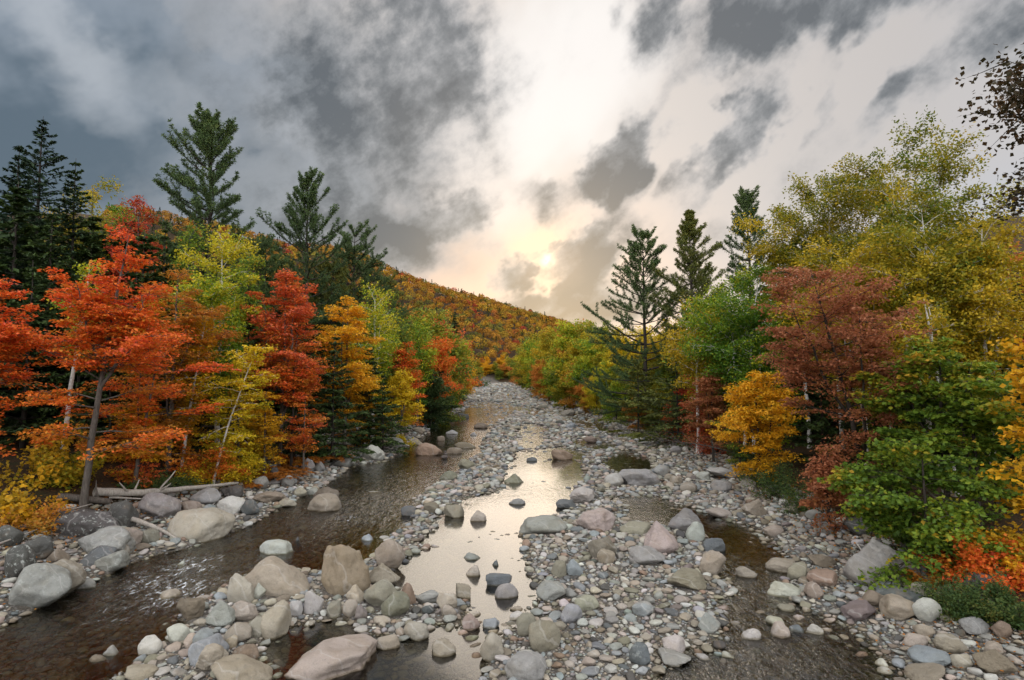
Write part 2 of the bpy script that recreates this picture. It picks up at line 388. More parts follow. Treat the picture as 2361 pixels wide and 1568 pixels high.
# ------------------------------------------------------------------ stones
def ico(sub):
    bm = bmesh.new(); bmesh.ops.create_icosphere(bm, subdivisions=sub, radius=1.0)
    V = np.array([v.co[:] for v in bm.verts]); Fc = np.array([[v.index for v in f.verts] for f in bm.faces]); bm.free()
    return V / np.linalg.norm(V, axis=1, keepdims=True), Fc
ICO = {k: ico(k) for k in (1, 2, 3, 4, 5)}
def stone_shape(sub, seed, kind):
    """a boulder of half-size about 1: round 'r', flat 'f', angular 'a', blocky 'b', pointed 'p'"""
    r = np.random.default_rng(seed); D, Fc = ICO[sub]
    n = {'r': 13, 'f': 12, 'a': 12, 'b': 10, 'p': 11}[kind]; pw = {'r': 20, 'f': 18, 'a': 40, 'b': 34, 'p': 34}[kind]
    N = r.normal(size=(n, 3)); N /= np.linalg.norm(N, axis=1, keepdims=True)
    hh = r.uniform(.55, .98, n) if kind in 'ab' else r.uniform(.66, 1.0, n)
    if kind == 'p':
        k = 5; az = np.arange(k) * 2 * math.pi / k + r.uniform(0, 6) + r.normal(size=k) * .25
        N[:k] = np.stack([np.cos(az) * .8, np.sin(az) * .8, np.full(k, .5) + r.normal(size=k) * .12], 1); hh[:k] = r.uniform(.45, .62, k)
        N[:k] /= np.linalg.norm(N[:k], axis=1, keepdims=True)
    if kind == 'b':
        N[0] = (r.normal() * .15, r.normal() * .15, 1); hh[0] = .62
    dn = np.maximum(D @ N.T, 1e-4) / hh[None]
    rad = (np.sum(dn ** pw, 1) + (1 / 1.06) ** pw) ** (-1 / pw)
    V = D * rad[:, None]
    a = {'r': .085, 'f': .09, 'a': .12, 'b': .11, 'p': .10}[kind]
    rad2 = a * 1.15 * fbm(D * 1.7 + seed % 97, seed % 1000, 2) + a * .35 * fbm(D * 5 + seed % 31, seed % 777, 3)
    if sub >= 4:   # a few fracture ledges
        rad2 += -(.10 if kind in 'abp' else .06) * np.abs(fbm(D * 2.6 + 7.7, seed % 555, 3)) ** .5
    V = V * (1 + rad2[:, None])
    mx = np.abs(V).max(0); return V / mx, Fc

PAL = {'tan': (.40, .335, .26), 'buff': (.47, .41, .335), 'grey': (.36, .35, .335), 'pale': (.54, .52, .485), 'slate': (.175, .19, .205), 'blue': (.33, .36, .385), 'pink': (.47, .385, .335),
       'brown': (.27, .21, .155), 'dark': (.12, .115, .11), 'olive': (.30, .28, .205), 'white': (.64, .63, .60), 'rust': (.37, .25, .18), 'plum': (.25, .205, .20), 'green': (.31, .33, .30)}
CNAME = {'tan': 'tan', 'buff': 'buff', 'grey': 'grey', 'pale': 'pale grey', 'slate': 'slate grey', 'blue': 'blue grey', 'pink': 'pinkish', 'brown': 'brown', 'dark': 'dark grey', 'olive': 'olive grey',
         'white': 'whitish', 'rust': 'rust brown', 'plum': 'purplish brown', 'green': 'greenish grey'}
SNAME = {'r': 'rounded', 'f': 'flat', 'a': 'angular', 'b': 'blocky', 'p': 'peaked'}
M_STONE = stone_material("boulder_stone", 'OBJ')
M_COB = stone_material("cobble_stone", 'COL')

# px, py of the middle, width, height, colour, shape, lichen, landmark name (or None)
BOULDERS = [
 (180,1215,141,80,'dark','b',.7,'long lichened block under the drift log'), (224,1258,135,56,'grey','f',.3,'flat grey boulder under the lichened block'), (216,1290,97,38,'slate','a',.2,None), (249,1306,76,36,'grey','f',.5,None),
 (450,1218,147,77,'buff','r',.05,'big pale boulder in the left channel'), (353,1174,100,52,'grey','a',.3,'angular grey boulder below the drift log'), (277,1197,62,60,'dark','r',.2,None), (527,1175,68,42,'white','r',.1,'whitish oval boulder at the bank'),
 (571,1177,44,38,'slate','r',0,None), (465,1152,66,36,'grey','r',.1,None), (433,1174,45,28,'tan','r',.1,None), (530,1139,50,34,'dark','a',.1,None), (478,1176,32,18,'blue','r',0,None), (32,1312,84,70,'dark','r',.8,'dark lichened boulder at the left edge'),
 (53,1380,138,77,'grey','f',.35,'broad grey boulder at the left edge'), (127,1351,86,74,'olive','r',.15,'olive boulder beside the broad grey boulder'), (71,1275,70,48,'dark','r',.3,None), (124,1289,50,36,'brown','p',.1,None), (185,1359,50,24,'grey','f',0,None),
 (303,1243,33,38,'tan','b',0,None), (338,1243,42,34,'olive','r',.2,None), (277,1274,34,28,'brown','r',.2,None), (321,1265,47,15,'brown','f',0,None), (547,1373,66,60,'buff','r',.1,'upright pale boulder on the left bar'),
 (612,1348,172,80,'tan','r',0,'big tan dome on the left bar'), (593,1369,30,36,'pale','p',0,None), (433,1418,70,52,'brown','a',.05,None), (500,1427,74,56,'green','p',0,'slaty peaked stone on the left bar'), (556,1420,66,37,'pink','f',0,None),
 (380,1414,56,28,'buff','f',0,None), (583,1459,42,38,'tan','r',.1,None), (632,1455,70,72,'tan','r',0,'tan ball shaped boulder by the dark pool'), (544,1471,56,36,'buff','r',0,None), (471,1517,80,56,'blue','r',.05,'blue grey boulder near the bottom edge'),
 (477,1535,72,50,'pink','a',.05,None), (560,1521,54,36,'brown','r',.2,None), (340,1502,50,38,'pale','r',0,None), (400,1474,48,34,'pale','r',0,None), (436,1489,30,30,'pink','r',0,None), (462,1486,42,38,'blue','r',0,None),
 (540,1562,134,54,'tan','r',0,'wide tan boulder cut by the bottom edge'), (310,1565,66,26,'tan','f',0,None), (250,1552,46,24,'grey','f',.1,None), (218,1565,44,20,'brown','f',0,None), (415,1333,22,16,'white','r',0,None), (530,1488,32,24,'tan','r',0,None),
 (781,1338,122,105,'rust','a',0,'big eroded rusty boulder'), (893,1293,72,60,'tan','r',.1,'tan boulder behind the eroded rusty boulder'), (880,1332,72,46,'tan','p',0,None), (878,1387,84,50,'olive','f',.1,'olive slab boulder by the pool'), (909,1408,60,50,'olive','r',.1,None),
 (938,1381,38,43,'rust','r',.05,None), (817,1381,42,40,'pink','p',0,None), (987,1383,64,25,'grey','f',0,None), (1029,1396,46,40,'buff','b',0,None), (1031,1418,38,22,'tan','f',0,None), (716,1402,46,44,'pale','r',0,None), (675,1412,37,34,'white','b',0,None),
 (767,1416,31,38,'olive','b',0,None), (806,1418,33,35,'buff','b',0,None), (829,1422,28,34,'plum','p',0,None), (959,1472,56,40,'buff','r',0,None), (1084,1449,40,34,'pink','r',0,None), (1134,1447,40,30,'blue','b',0,None),
 (891,1501,50,31,'pink','f',0,None), (829,1527,31,34,'brown','r',0,None), (1019,1529,52,42,'tan','r',.1,None), (1134,1507,52,50,'buff','r',0,None), (745,1566,200,78,'pink','a',0,'wide pink granite boulder at the bottom edge'),
 (1045,1194,46,38,'olive','b',.1,'olive block standing in the bright pool'), (1101,1206,38,28,'buff','r',0,None), (847,1264,36,20,'blue','r',0,None), (683,1272,24,18,'slate','p',0,None), (629,1301,76,34,'pale','f',0,None),
 (740,1184,84,43,'tan','r',0,'tan whaleback boulder in the riffle'), (747,1160,70,34,'brown','r',.1,None), (615,1153,74,23,'tan','f',.1,None), (689,1138,31,23,'buff','r',0,None), (718,1140,38,21,'grey','r',0,None), (658,1169,40,17,'buff','f',0,None),
 (862,1050,60,38,'pale','a',.1,'pale angular boulder by the left bank'), (843,1036,30,26,'pale','p',0,None), (784,1068,48,27,'grey','r',.1,None), (986,1052,62,33,'rust','r',0,'reddish boulder in midstream'), (705,1076,34,38,'grey','p',.7,None),
 (734,1080,26,26,'grey','r',.2,None), (909,1025,38,26,'grey','r',0,None), (1047,1053,40,18,'brown','r',0,None), (1072,1040,52,15,'brown','f',0,None), (1074,1074,40,24,'olive','r',.1,None), (1031,1101,44,20,'olive','r',.1,None),
 (940,1190,38,27,'slate','r',0,None), (990,1173,42,25,'brown','r',0,None), (862,1151,36,9,'white','f',0,None), (662,1115,32,27,'grey','r',.2,None), (1084,1307,46,18,'grey','f',0,None), (1142,1319,24,22,'slate','p',0,None),
 (1148,1357,58,38,'slate','b',0,'dark slate block by the pool'), (1089,1338,34,30,'buff','r',0,None), (1066,1371,40,32,'tan','b',.1,None), (1248,1219,120,36,'grey','f',.1,'long flat grey slab in the bright pool'), (1375,1206,90,57,'pink','b',0,'pinkish block behind the gravel bar'),
 (1527,1253,84,72,'pink','p',0,'peaked pink boulder on the gravel bar'), (1390,1273,65,58,'olive','b',0,None), (1399,1291,42,32,'tan','r',0,None), (1492,1292,88,38,'grey','f',.1,None), (1587,1208,78,58,'grey','p',.1,'humped grey boulder in the right channel'),
 (1605,1234,45,43,'pale','r',0,None), (1645,1311,66,58,'tan','b',0,'tan gravestone shaped boulder'), (1650,1268,50,36,'slate','a',.2,None), (1593,1348,92,43,'olive','b',0,'olive grey slab lying on cobbles'), (1476,1107,100,42,'grey','a',.05,'long angular boulder by the dark pool upstream'),
 (1418,1111,48,30,'pale','r',0,None), (1343,1149,64,36,'pale','a',0,'pale wedge boulder beside the pink reflection'), (1298,1056,54,32,'rust','b',0,'rusty block in the orange reflection'), (1363,1018,36,19,'brown','r',0,None), (1305,1169,46,25,'slate','b',0,None),
 (1187,1113,50,26,'olive','p',0,None), (1291,977,28,13,'dark','r',0,None), (1316,984,26,14,'blue','r',0,None), (1275,1370,70,38,'grey','r',0,None), (1354,1397,52,28,'buff','f',0,None), (1481,1413,50,32,'blue','r',0,None),
 (1318,1426,50,39,'blue','r',.05,None), (1253,1486,78,48,'olive','f',.1,'olive boulder near the bottom of the bar'), (1210,1456,52,40,'olive','r',0,None), (1212,1552,86,52,'grey','r',.1,'grey boulder cut by the bottom edge'), (1478,1525,46,43,'slate','r',.3,None),
 (1557,1501,50,37,'pale','r',0,None), (1557,1533,72,29,'grey','f',0,None), (1634,1447,52,43,'green','p',0,None), (1167,1395,50,38,'grey','r',0,None), (1291,1318,38,37,'olive','r',0,None), (1325,1320,40,33,'blue','a',0,None),
 (1670,1125,54,27,'grey','r',0,None), (1675,1096,88,22,'pale','f',.1,'long pale slab on the right shore'), (1526,1088,40,24,'grey','r',0,None), (1747,1177,62,40,'tan','p',.1,'tan peaked boulder on the right shore'), (1661,1187,56,17,'buff','f',0,None),
 (1467,1222,72,26,'olive','f',0,None), (2053,1318,166,92,'grey','p',.15,'huge grey boulder below the green maple'), (2003,1219,86,45,'dark','b',.2,'dark boulder under the green maple'), (1913,1221,48,32,'grey','r',.1,None), (1836,1178,45,23,'olive','r',.1,None),
 (1786,1228,45,23,'tan','r',0,None), (1903,1298,64,31,'brown','p',0,None), (1910,1344,72,31,'rust','f',0,None), (1846,1326,50,33,'olive','r',0,None), (1812,1312,70,36,'tan','r',0,None), (1813,1370,76,36,'pale','a',.05,'pale angular boulder in the right channel'),
 (1880,1372,39,33,'tan','r',0,None), (1723,1336,48,33,'buff','r',0,None), (1995,1420,74,37,'plum','b',0,'flat topped purplish slab'), (2080,1417,78,47,'tan','r',.1,'big tan boulder beside the purplish slab'), (2148,1423,56,48,'pale','r',.2,'pale round boulder beneath the shrubs'),
 (2020,1390,54,32,'brown','r',0,None), (2096,1388,86,32,'slate','f',0,None), (2053,1366,62,26,'blue','f',0,None), (2130,1371,50,34,'buff','r',0,None), (2163,1532,86,38,'blue','f',0,'blue grey whaleback near the lower right'), (2227,1533,45,32,'buff','r',0,None),
 (2200,1498,74,31,'tan','f',0,None), (2280,1358,78,52,'dark','r',.2,None), (2150,1568,84,22,'brown','b',0,None), (1816,1418,40,23,'olive','r',0,None), (1881,1463,39,30,'pale','p',0,None), (1843,1465,34,21,'slate','r',0,None), (1791,1448,38,24,'buff','r',0,None),
 (1738,1483,44,32,'pale','r',0,None), (1808,1476,42,38,'buff','r',0,None), (2116,1486,48,22,'pink','f',0,None), (2133,1462,50,25,'tan','a',0,None), (2310,1541,76,52,'brown','p',0,None), (2300,1504,38,22,'tan','r',0,None), (2257,1453,60,30,'grey','f',0,None),
 (2317,1460,36,31,'brown','r',0,None), (1015,1025,22,14,'brown','r',0,None), (957,1026,34,24,'tan','p',0,'tan peaked stone in the left channel'), (1040,1006,30,13,'grey','f',0,None), (1107,990,34,17,'brown','r',0,None), (1190,990,26,10,'tan','f',0,None),
 (1036,964,34,19,'brown','p',0,None), (1066,966,30,15,'dark','a',0,None), (1225,1065,26,13,'slate','r',0,None), (1192,1166,38,18,'green','f',0,None), (1090,1010,20,11,'grey','r',0,None), (965,994,34,15,'tan','r',0,None), (1730,1120,38,24,'grey','r',.1,None),
 (1560,1040,30,18,'grey','r',0,None), (1470,985,30,17,'grey','r',0,None), (1440,972,26,15,'slate','r',0,None), (1418,958,32,15,'grey','r',0,None), (1250,940,28,11,'olive','r',0,None), (1310,955,34,14,'olive','r',0,None), (1345,948,26,15,'pale','r',0,None),
 (1395,938,30,16,'brown','r',0,None), (680,1062,26,20,'grey','r',.1,None), (630,1095,28,26,'dark','r',.3,None), (596,1118,34,30,'grey','r',.3,None), (770,1045,30,22,'grey','r',0,None), (820,1025,30,20,'tan','r',0,None), (880,1008,28,18,'grey','r',0,None),
 (1590,1130,40,24,'tan','r',0,None), (1625,1100,36,22,'pale','r',0,None), (1560,1110,30,20,'tan','r',0,None), (1985,1160,40,26,'dark','r',.2,None), (1880,1190,36,22,'grey','r',.1,None), (2110,1255,50,34,'dark','r',.2,None), (2190,1290,46,30,'dark','r',.1,None), (10,1245,60,44,'dark','r',.4,None),
]
OBST = []      # x, y, radius of everything that already stands in the river
STONE_LM = []  # landmark name, px, py, object
STONES = []    # (object, px, py, w, colour, shape)
PROTO = {}
def proto(kind, k, sub=3):
    key = (kind, k, sub)
    if key not in PROTO:
        V, Fc = stone_shape(sub, 900 + 31 * k + ord(kind), kind)
        PROTO[key] = mesh_np("river_stone", V, Fc, M_STONE, True, link=False)
    return PROTO[key]
for k, (px, py, w, h, col, kind, lich, lm) in enumerate(BOULDERS):
    r = np.random.default_rng(k * 7 + 3)
    P = hit(px, py + h * .30)
    d = math.hypot(P[1], P[2] - CAM_Z); sa = (CAM_Z - P[2]) / d; ca = P[1] / d
    ww = w / F * d; hw = h / F * d
    dep = ww * r.uniform(.62, .85)
    zz = math.sqrt(max((hw * 1.06) ** 2 - (dep * sa * .9) ** 2, (hw * .35) ** 2)) / ca
    zz = max(zz * (.86 if kind != 'f' else .95), .22 * ww)
    bury = .24 if kind != 'p' else .16
    full = zz / (1 - bury)
    gz = g1(P[0], P[1] + dep * .25); wl = float(z0(P[1])); base = max(gz, wl - .12)
    topz = base + full * (1 - bury)
    if gz < base: full = (topz - gz) / .90; bury = 1 - (topz - base) / full
    if w > 95: full *= 1.18; bury = 1 - (topz - base) / full
    V, Fc = stone_shape(4 if w < 60 else 5, 100 + k, kind)
    V = V * np.array([ww / 2, dep / 2, full / 2])
    tilt = Matrix.Rotation(r.normal() * .10, 3, 'X') @ Matrix.Rotation(r.normal() * .10, 3, 'Y')
    V = V @ np.array(tilt).T
    o = mesh_np("boulder", V, Fc, M_STONE)
    o.location = (P[0], P[1] + dep * .28, topz - full * .5)
    o.rotation_euler[2] = r.uniform(-.35, .35)
    c = np.array(PAL[col]) * (.72 + r.normal() * .06) * np.array([1.0, 1.0, .965]); c = c.mean() * .18 + c * .82
    o.color = tuple(np.clip(c * (1 + r.normal(size=3) * .025), .02, .8)) + (1,)
    o["lichen"] = float(lich)
    OBST.append((P[0], P[1] + dep * .25, ww * .40))
    STONES.append((o, px, py, w, h, col, kind))
    if lm: STONE_LM.append((lm, px, py, o))

# ------------------------------------------------------------------ the cobbles between them: packed without overlap, largest first
class Grid:
    def __init__(s, cell): s.c = cell; s.d = {}
    def ok(s, x, y, r, reach):
        i, j = int(math.floor(x / s.c)), int(math.floor(y / s.c)); n = int(math.ceil(reach / s.c))
        for a in range(i - n, i + n + 1):
            for b in range(j - n, j + n + 1):
                for (u, v, q) in s.d.get((a, b), ()):
                    if (u - x) ** 2 + (v - y) ** 2 < (q + r) ** 2 * .66: return False
        return True
    def add(s, x, y, r): s.d.setdefault((int(math.floor(x / s.c)), int(math.floor(y / s.c))), []).append((x, y, r))
COB = []
cols = list(PAL)
wts = np.array([{'tan': 15, 'buff': 13, 'grey': 19, 'pale': 15, 'slate': 7, 'blue': 11, 'pink': 6, 'brown': 5, 'dark': 3, 'olive': 9, 'white': 5, 'rust': 3, 'plum': 2, 'green': 4}[c] for c in cols], float); wts /= wts.sum()
bands = [(8.5, 13, .052, .40), (13, 18, .062, .44), (18, 26, .08, .50), (26, 38, .105, .62), (38, 56, .15, .75), (56, 85, .22, .95), (85, 130, .32, 1.2), (130, 200, .46, 1.5), (200, 300, .7, 1.9), (300, 462, 1.0, 2.4)]
r_ = np.random.default_rng(11)
for (ya, yb, smin, smax) in bands:
    G = Grid(max(.25, smin * 2.2))
    big = 0.0
    for (x, y, q) in OBST:
        if ya - 3 < y < yb + 3: G.add(x, y, q); big = max(big, q)
    xa, xb = -23.5, 21.5
    if yb > 90: xa, xb = -34, 24
    area = (xb - xa) * (yb - ya)
    n = int(area / (smin * smin) * .95)
    n = min(n, 90000)
    u = r_.random(n); al = 2.05
    S_ = np.sort((smin ** -al + u * (smax ** -al - smin ** -al)) ** (-1 / al))[::-1]
    XX = r_.uniform(xa, xb, n); YY = r_.uniform(ya, yb, n)
    sl, sr = bank_s(XX, YY); dp = depth_at(XX, YY); gz = ground(XX, YY)
    inside = (np.maximum(sl, sr) < .6) & (np.abs(XX) < YY * 1.02 + 2)
    pr = r_.random(n)
    keepn = 0
    for k in range(n):
        if not inside[k]: continue
        s = S_[k]
        if dp[k] > .15 and s > dp[k] * 1.25 and pr[k] > (.07 if dp[k] > .48 else .42): continue
        rad = s * .5
        if G.ok(XX[k], YY[k], rad, rad + max(big, S_[0] * .5)):
            G.add(XX[k], YY[k], rad); COB.append((XX[k], YY[k], s, gz[k]))
COB = np.array(COB)
n = len(COB)
ck = r_.choice(len(cols), n, p=wts)
kinds = r_.choice(list('rrrffaab'), n)
asp = np.stack([r_.uniform(.92, 1.25, n), r_.uniform(.68, .95, n), r_.uniform(.36, .64, n)], 1)
asp[kinds == 'f', 2] *= .62
rz = r_.uniform(0, 2 * math.pi, n); tx = r_.normal(size=n) * .16; ty = r_.normal(size=n) * .16
half = COB[:, 2:3] * .5 * asp
zc = COB[:, 3] + half[:, 2] * .52
colv = np.array([PAL[c] for c in cols])[ck] * (1 + r_.normal(size=(n, 1)) * .12) * (1 + r_.normal(size=(n, 3)) * .03)
colv = colv.mean(1, keepdims=True) * .2 + colv * .8
colv = np.clip(colv * .72 * np.array([1.005, 1.0, .96]), .03, .75)
pxx, pyy, dd = project(np.stack([COB[:, 0], COB[:, 1], zc], 1))
spx = COB[:, 2] / dd * F
vis = (pxx > 5) & (pxx < 2355) & (pyy < 1560) & (zc + half[:, 2] > z0(COB[:, 1]) + .05)
order = np.argsort(-spx * vis)
NIND = 285
ind = order[:NIND]
for k in ind:
    o = bpy.data.objects.new("river_stone", proto(str(kinds[k]), int(k % 9))); C.objects.link(o)
    o.location = (COB[k, 0], COB[k, 1], zc[k]); o.rotation_euler = (tx[k], ty[k], rz[k]); o.scale = half[k]
    o.color = tuple(colv[k]) + (1,); o["lichen"] = 0.0
    STONES.append((o, float(pxx[k]), float(pyy[k]), float(spx[k]), float(spx[k]) * .6, cols[ck[k]], str(kinds[k])))
rest = np.ones(n, bool); rest[ind] = False; rest = np.where(rest)[0]
def merge_stones(ids, sub):
    if not len(ids): return np.zeros((0, 3)), np.zeros((0, 3), int), np.zeros((0, 3)), np.zeros(0)
    NP = 20
    base = [stone_shape(sub, 5000 + 13 * j, 'rrrffab'[j % 7]) for j in range(NP)]
    nv = len(base[0][0]); Vs = np.array([b[0] for b in base]); Fc = base[0][1]
    V = Vs[ids % NP] * half[ids][:, None, :]
    cx, sx, cy, sy, cz, sz = np.cos(tx[ids]), np.sin(tx[ids]), np.cos(ty[ids]), np.sin(ty[ids]), np.cos(rz[ids]), np.sin(rz[ids])
    x, y, z = V[..., 0], V[..., 1], V[..., 2]
    y, z = y * cx[:, None] - z * sx[:, None], y * sx[:, None] + z * cx[:, None]
    x, z = x * cy[:, None] + z * sy[:, None], -x * sy[:, None] + z * cy[:, None]
    x, y = x * cz[:, None] - y * sz[:, None], x * sz[:, None] + y * cz[:, None]
    V = np.stack([x + COB[ids, 0][:, None], y + COB[ids, 1][:, None], z + zc[ids][:, None]], -1).reshape(-1, 3)
    Fa = (Fc[None] + (np.arange(len(ids)) * nv)[:, None, None]).reshape(-1, 3)
    return V, Fa, np.repeat(colv[ids], nv, 0), np.repeat(r_.random(len(ids)), nv)
parts = []
for lo, hi, sub in ((16, 1e9, 3), (7, 16, 2), (0, 7, 1)):
    parts.append(merge_stones(rest[(spx[rest] >= lo) & (spx[rest] < hi)], sub))
off = 0; VV = []; FF = []; CC = []; RR = []
for V, Fa, c, rr in parts:
    VV.append(V); FF.append(Fa + off); CC.append(c); RR.append(rr); off += len(V)
VV = np.concatenate(VV); FF = np.concatenate(FF); CC = np.concatenate(CC); RR = np.concatenate(RR)
cobbles = mesh_np("cobbles", VV, FF, M_COB, True, {"Col": ("FLOAT_COLOR", "POINT", np.concatenate([CC, np.ones((len(CC), 1))], 1)), "rnd": ("FLOAT", "POINT", RR)})
setp(cobbles, "mixed tan, grey and bluish cobbles covering the river bed", "cobbles", None, "stuff")
print("cobbles", n, "verts", len(VV))
# ------------------------------------------------------------------ foliage palettes (albedo)
def pal(*cs): 
    k = len(cs) - 1
    return [(i / k, c) for i, c in enumerate(cs)]
LEAF = {
 'orange': leaf_material("orange_red_maple_leaf", pal((.36, .17, .025), (.66, .27, .03), (.78, .19, .028), (.80, .155, .03), (.74, .13, .065))),
 'red': leaf_material("red_maple_leaf", pal((.32, .16, .025), (.64, .26, .03), (.70, .165, .035), (.68, .135, .045), (.73, .19, .095))),
 'crimson': leaf_material("crimson_leaf", pal((0.24, 0.084, 0.024), (0.504, 0.12, 0.03), (0.528, 0.072, 0.03), (0.48, 0.054, 0.042))),
 'rust': leaf_material("rusty_leaf", pal((0.264, 0.168, 0.024), (0.504, 0.24, 0.03), (0.6, 0.228, 0.036), (0.552, 0.168, 0.042))),
 'brick': leaf_material("brick_maple_leaf", pal((.22, .17, .04), (.34, .14, .045), (.39, .145, .06), (.43, .155, .075), (.42, .18, .09))),
 'gold': leaf_material("golden_leaf", pal((0.374, 0.242, 0.0165), (0.66, 0.363, 0.0165), (0.792, 0.44, 0.0198), (0.814, 0.396, 0.0275))),
 'yellow': leaf_material("yellow_leaf", pal((0.242, 0.253, 0.0165), (0.506, 0.418, 0.0198), (0.682, 0.506, 0.022), (0.748, 0.506, 0.0275))),
 'ochre': leaf_material("ochre_birch_leaf", pal((.10, .16, .018), (.22, .23, .02), (.36, .30, .02), (.52, .37, .022), (.64, .42, .028))),
 'lime': leaf_material("yellow_green_leaf", pal((.07, .16, .02), (.12, .24, .022), (.25, .34, .024), (.46, .44, .024), (.62, .48, .025))),
 'green': leaf_material("green_leaf", pal((.055, .10, .018), (.10, .18, .022), (.165, .25, .024), (.29, .32, .026), (.54, .30, .03))),
 'midgreen': leaf_material("mixed_green_leaf", pal((0.07, 0.126, 0.028), (0.126, 0.203, 0.0308), (0.224, 0.266, 0.0308), (0.42, 0.35, 0.028), (0.532, 0.28, 0.028))),
 'dusk': leaf_material("darkened_brown_leaf", pal((.03, .03, .012), (.06, .045, .018), (.10, .055, .025), (.14, .08, .02)), .22),  # brown leaf; its darkness stands in for backlighting on the overhanging tree
 'hemlock': leaf_material("hemlock_needle", pal((.026, .046, .016), (.042, .072, .022), (.066, .105, .026), (.10, .13, .03)), .18),
 'spruce': leaf_material("spruce_needle", pal((0.0234, 0.0442, 0.026), (0.0364, 0.0676, 0.0364), (0.0585, 0.0975, 0.0468)), .12),
 'pine': leaf_material("pine_needle", pal((0.0434, 0.0744, 0.0279), (0.0697, 0.116, 0.0403), (0.109, 0.163, 0.0496), (0.155, 0.194, 0.0465)), .18),
 'pineolive': leaf_material("olive_pine_needle", pal((0.0525, 0.072, 0.021), (0.0975, 0.12, 0.03), (0.15, 0.165, 0.033), (0.225, 0.203, 0.033)), .2),
 'fern': leaf_material("rusty_fern", pal((0.12, 0.066, 0.018), (0.336, 0.12, 0.0216), (0.504, 0.18, 0.024), (0.576, 0.264, 0.03))),
 'shrub': leaf_material("green_shrub_leaf", pal((0.0336, 0.06, 0.0216), (0.054, 0.102, 0.0288), (0.096, 0.144, 0.036), (0.192, 0.18, 0.036))),
}
BARK = {'grey': bark_material("grey_brown_bark", (.06, .05, .042), (.16, .14, .12)), 'dark': bark_material("dark_bark", (.025, .021, .018), (.07, .058, .048)),
        'birch': bark_material("white_birch_bark", (.50, .47, .43), (.68, .66, .62), True), 'wood': bark_material("weathered_wood", (.24, .21, .18), (.46, .42, .37))}

class Plant:
    def __init__(s, seed):
        s.r = np.random.default_rng(seed); s.V = []; s.Fq = []; s.nv = 0
        s.Cn = []; s.Nn = []; s.Tn = []; s.Sn = []; s.Un = []; s.An = []
    def tube(s, pts, rad, sides=6):
        pts = np.asarray(pts, float); rad = np.asarray(rad, float); k = len(pts)
        T = np.gradient(pts, axis=0); T /= np.linalg.norm(T, axis=1, keepdims=True) + 1e-9
        ref = np.array([1, 0, 0.]) if abs(T[0, 0]) < .8 else np.array([0, 1, 0.])
        U = np.cross(T, ref); U /= np.linalg.norm(U, axis=1, keepdims=True) + 1e-9; W = np.cross(T, U)
        a = np.arange(sides) * 2 * math.pi / sides
        ring = pts[:, None] + rad[:, None, None] * (np.cos(a)[None, :, None] * U[:, None] + np.sin(a)[None, :, None] * W[:, None])
        V = np.concatenate([ring.reshape(-1, 3), pts[-1:] + T[-1:] * rad[-1]])
        i = np.arange(k - 1)[:, None] * sides; j = np.arange(sides)[None]; j2 = (j + 1) % sides
        q = np.stack([i + j, i + j2, i + sides + j2, i + sides + j], -1).reshape(-1, 4)
        cap = np.stack([(k - 1) * sides + np.arange(sides), (k - 1) * sides + (np.arange(sides) + 1) % sides, np.full(sides, k * sides), np.full(sides, k * sides)], -1)[:, :3]
        s.V.append(V); s.Fq.append((q + s.nv, cap + s.nv)); s.nv += len(V)
    def leaves(s, Cc, N, T, size, tint, asp=.62):
        s.Cn.append(Cc); s.Nn.append(N); s.Tn.append(T); s.Sn.append(np.broadcast_to(size, len(Cc)).astype(float)); s.Un.append(tint); s.An.append(np.full(len(Cc), asp))
    def spray(s, ctr, rad, flat, n, size, tilt, tint, droop=.2, asp=.62, axis=None, stretch=1.0):
        """n leaves round each centre: flat discs for maples, balls for birches"""
        r = s.r; ctr = np.asarray(ctr, float); m = len(ctr)
        if m == 0: return
        rad = np.broadcast_to(rad, m).astype(float)
        rep = np.repeat(np.arange(m), n)
        a = r.uniform(0, 2 * math.pi, m * n); rr = np.sqrt(r.random(m * n)) * rad[rep]
        ox, oy = np.cos(a) * rr, np.sin(a) * rr
        if axis is not None:
            ax = np.asarray(axis)[rep]; al = ox * stretch
            ox, oy = al * ax[:, 0] - oy * ax[:, 1], al * ax[:, 1] + oy * ax[:, 0]
        oz = r.normal(size=m * n) * flat * rad[rep] - droop * rr * rr / rad[rep]
        Cc = ctr[rep] + np.stack([ox, oy, oz], 1)
        N = r.normal(size=(m * n, 3)) * tilt + np.array([0, 0, 1.]); N /= np.linalg.norm(N, axis=1, keepdims=True)
        T = np.stack([ox, oy, -.35 * rr], 1) + r.normal(size=(m * n, 3)) * .5 * rad[rep][:, None] + 1e-4
        tt = np.broadcast_to(tint, m)[rep] + r.normal(size=m) [rep] * .15 + r.normal(size=m * n) * .11
        s.leaves(Cc, N, T, size * r.uniform(.7, 1.3, m * n), tt, asp)
    def trunk_mesh(s, name, mat, parent=None, link=True):
        V = np.concatenate(s.V); q = np.concatenate([f[0] for f in s.Fq]); c = np.concatenate([f[1] for f in s.Fq])
        return mesh_np(name, V, [q, c], mat, True, parent=parent, link=link)
    def crown_mesh(s, name, mat, parent=None, link=True):
        Cc = np.concatenate(s.Cn); N = np.concatenate(s.Nn); T = np.concatenate(s.Tn); S = np.concatenate(s.Sn); U = np.clip(np.concatenate(s.Un), 0, 1); A = np.concatenate(s.An)
        T = T - N * np.sum(T * N, 1, keepdims=True); T /= np.linalg.norm(T, axis=1, keepdims=True) + 1e-9
        B = np.cross(N, T); h = S[:, None] * .5; w = h * A[:, None]
        fold = N * S[:, None] * .09
        P = np.stack([Cc - T * h, Cc - T * h * .1 + B * w + fold, Cc + T * h, Cc - T * h * .1 - B * w + fold], 1).reshape(-1, 3)
        Fq = np.arange(len(P)).reshape(-1, 4)
        return mesh_np(name, P, Fq, mat, False, {"tint": ("FLOAT", "FACE", U)}, parent, link)

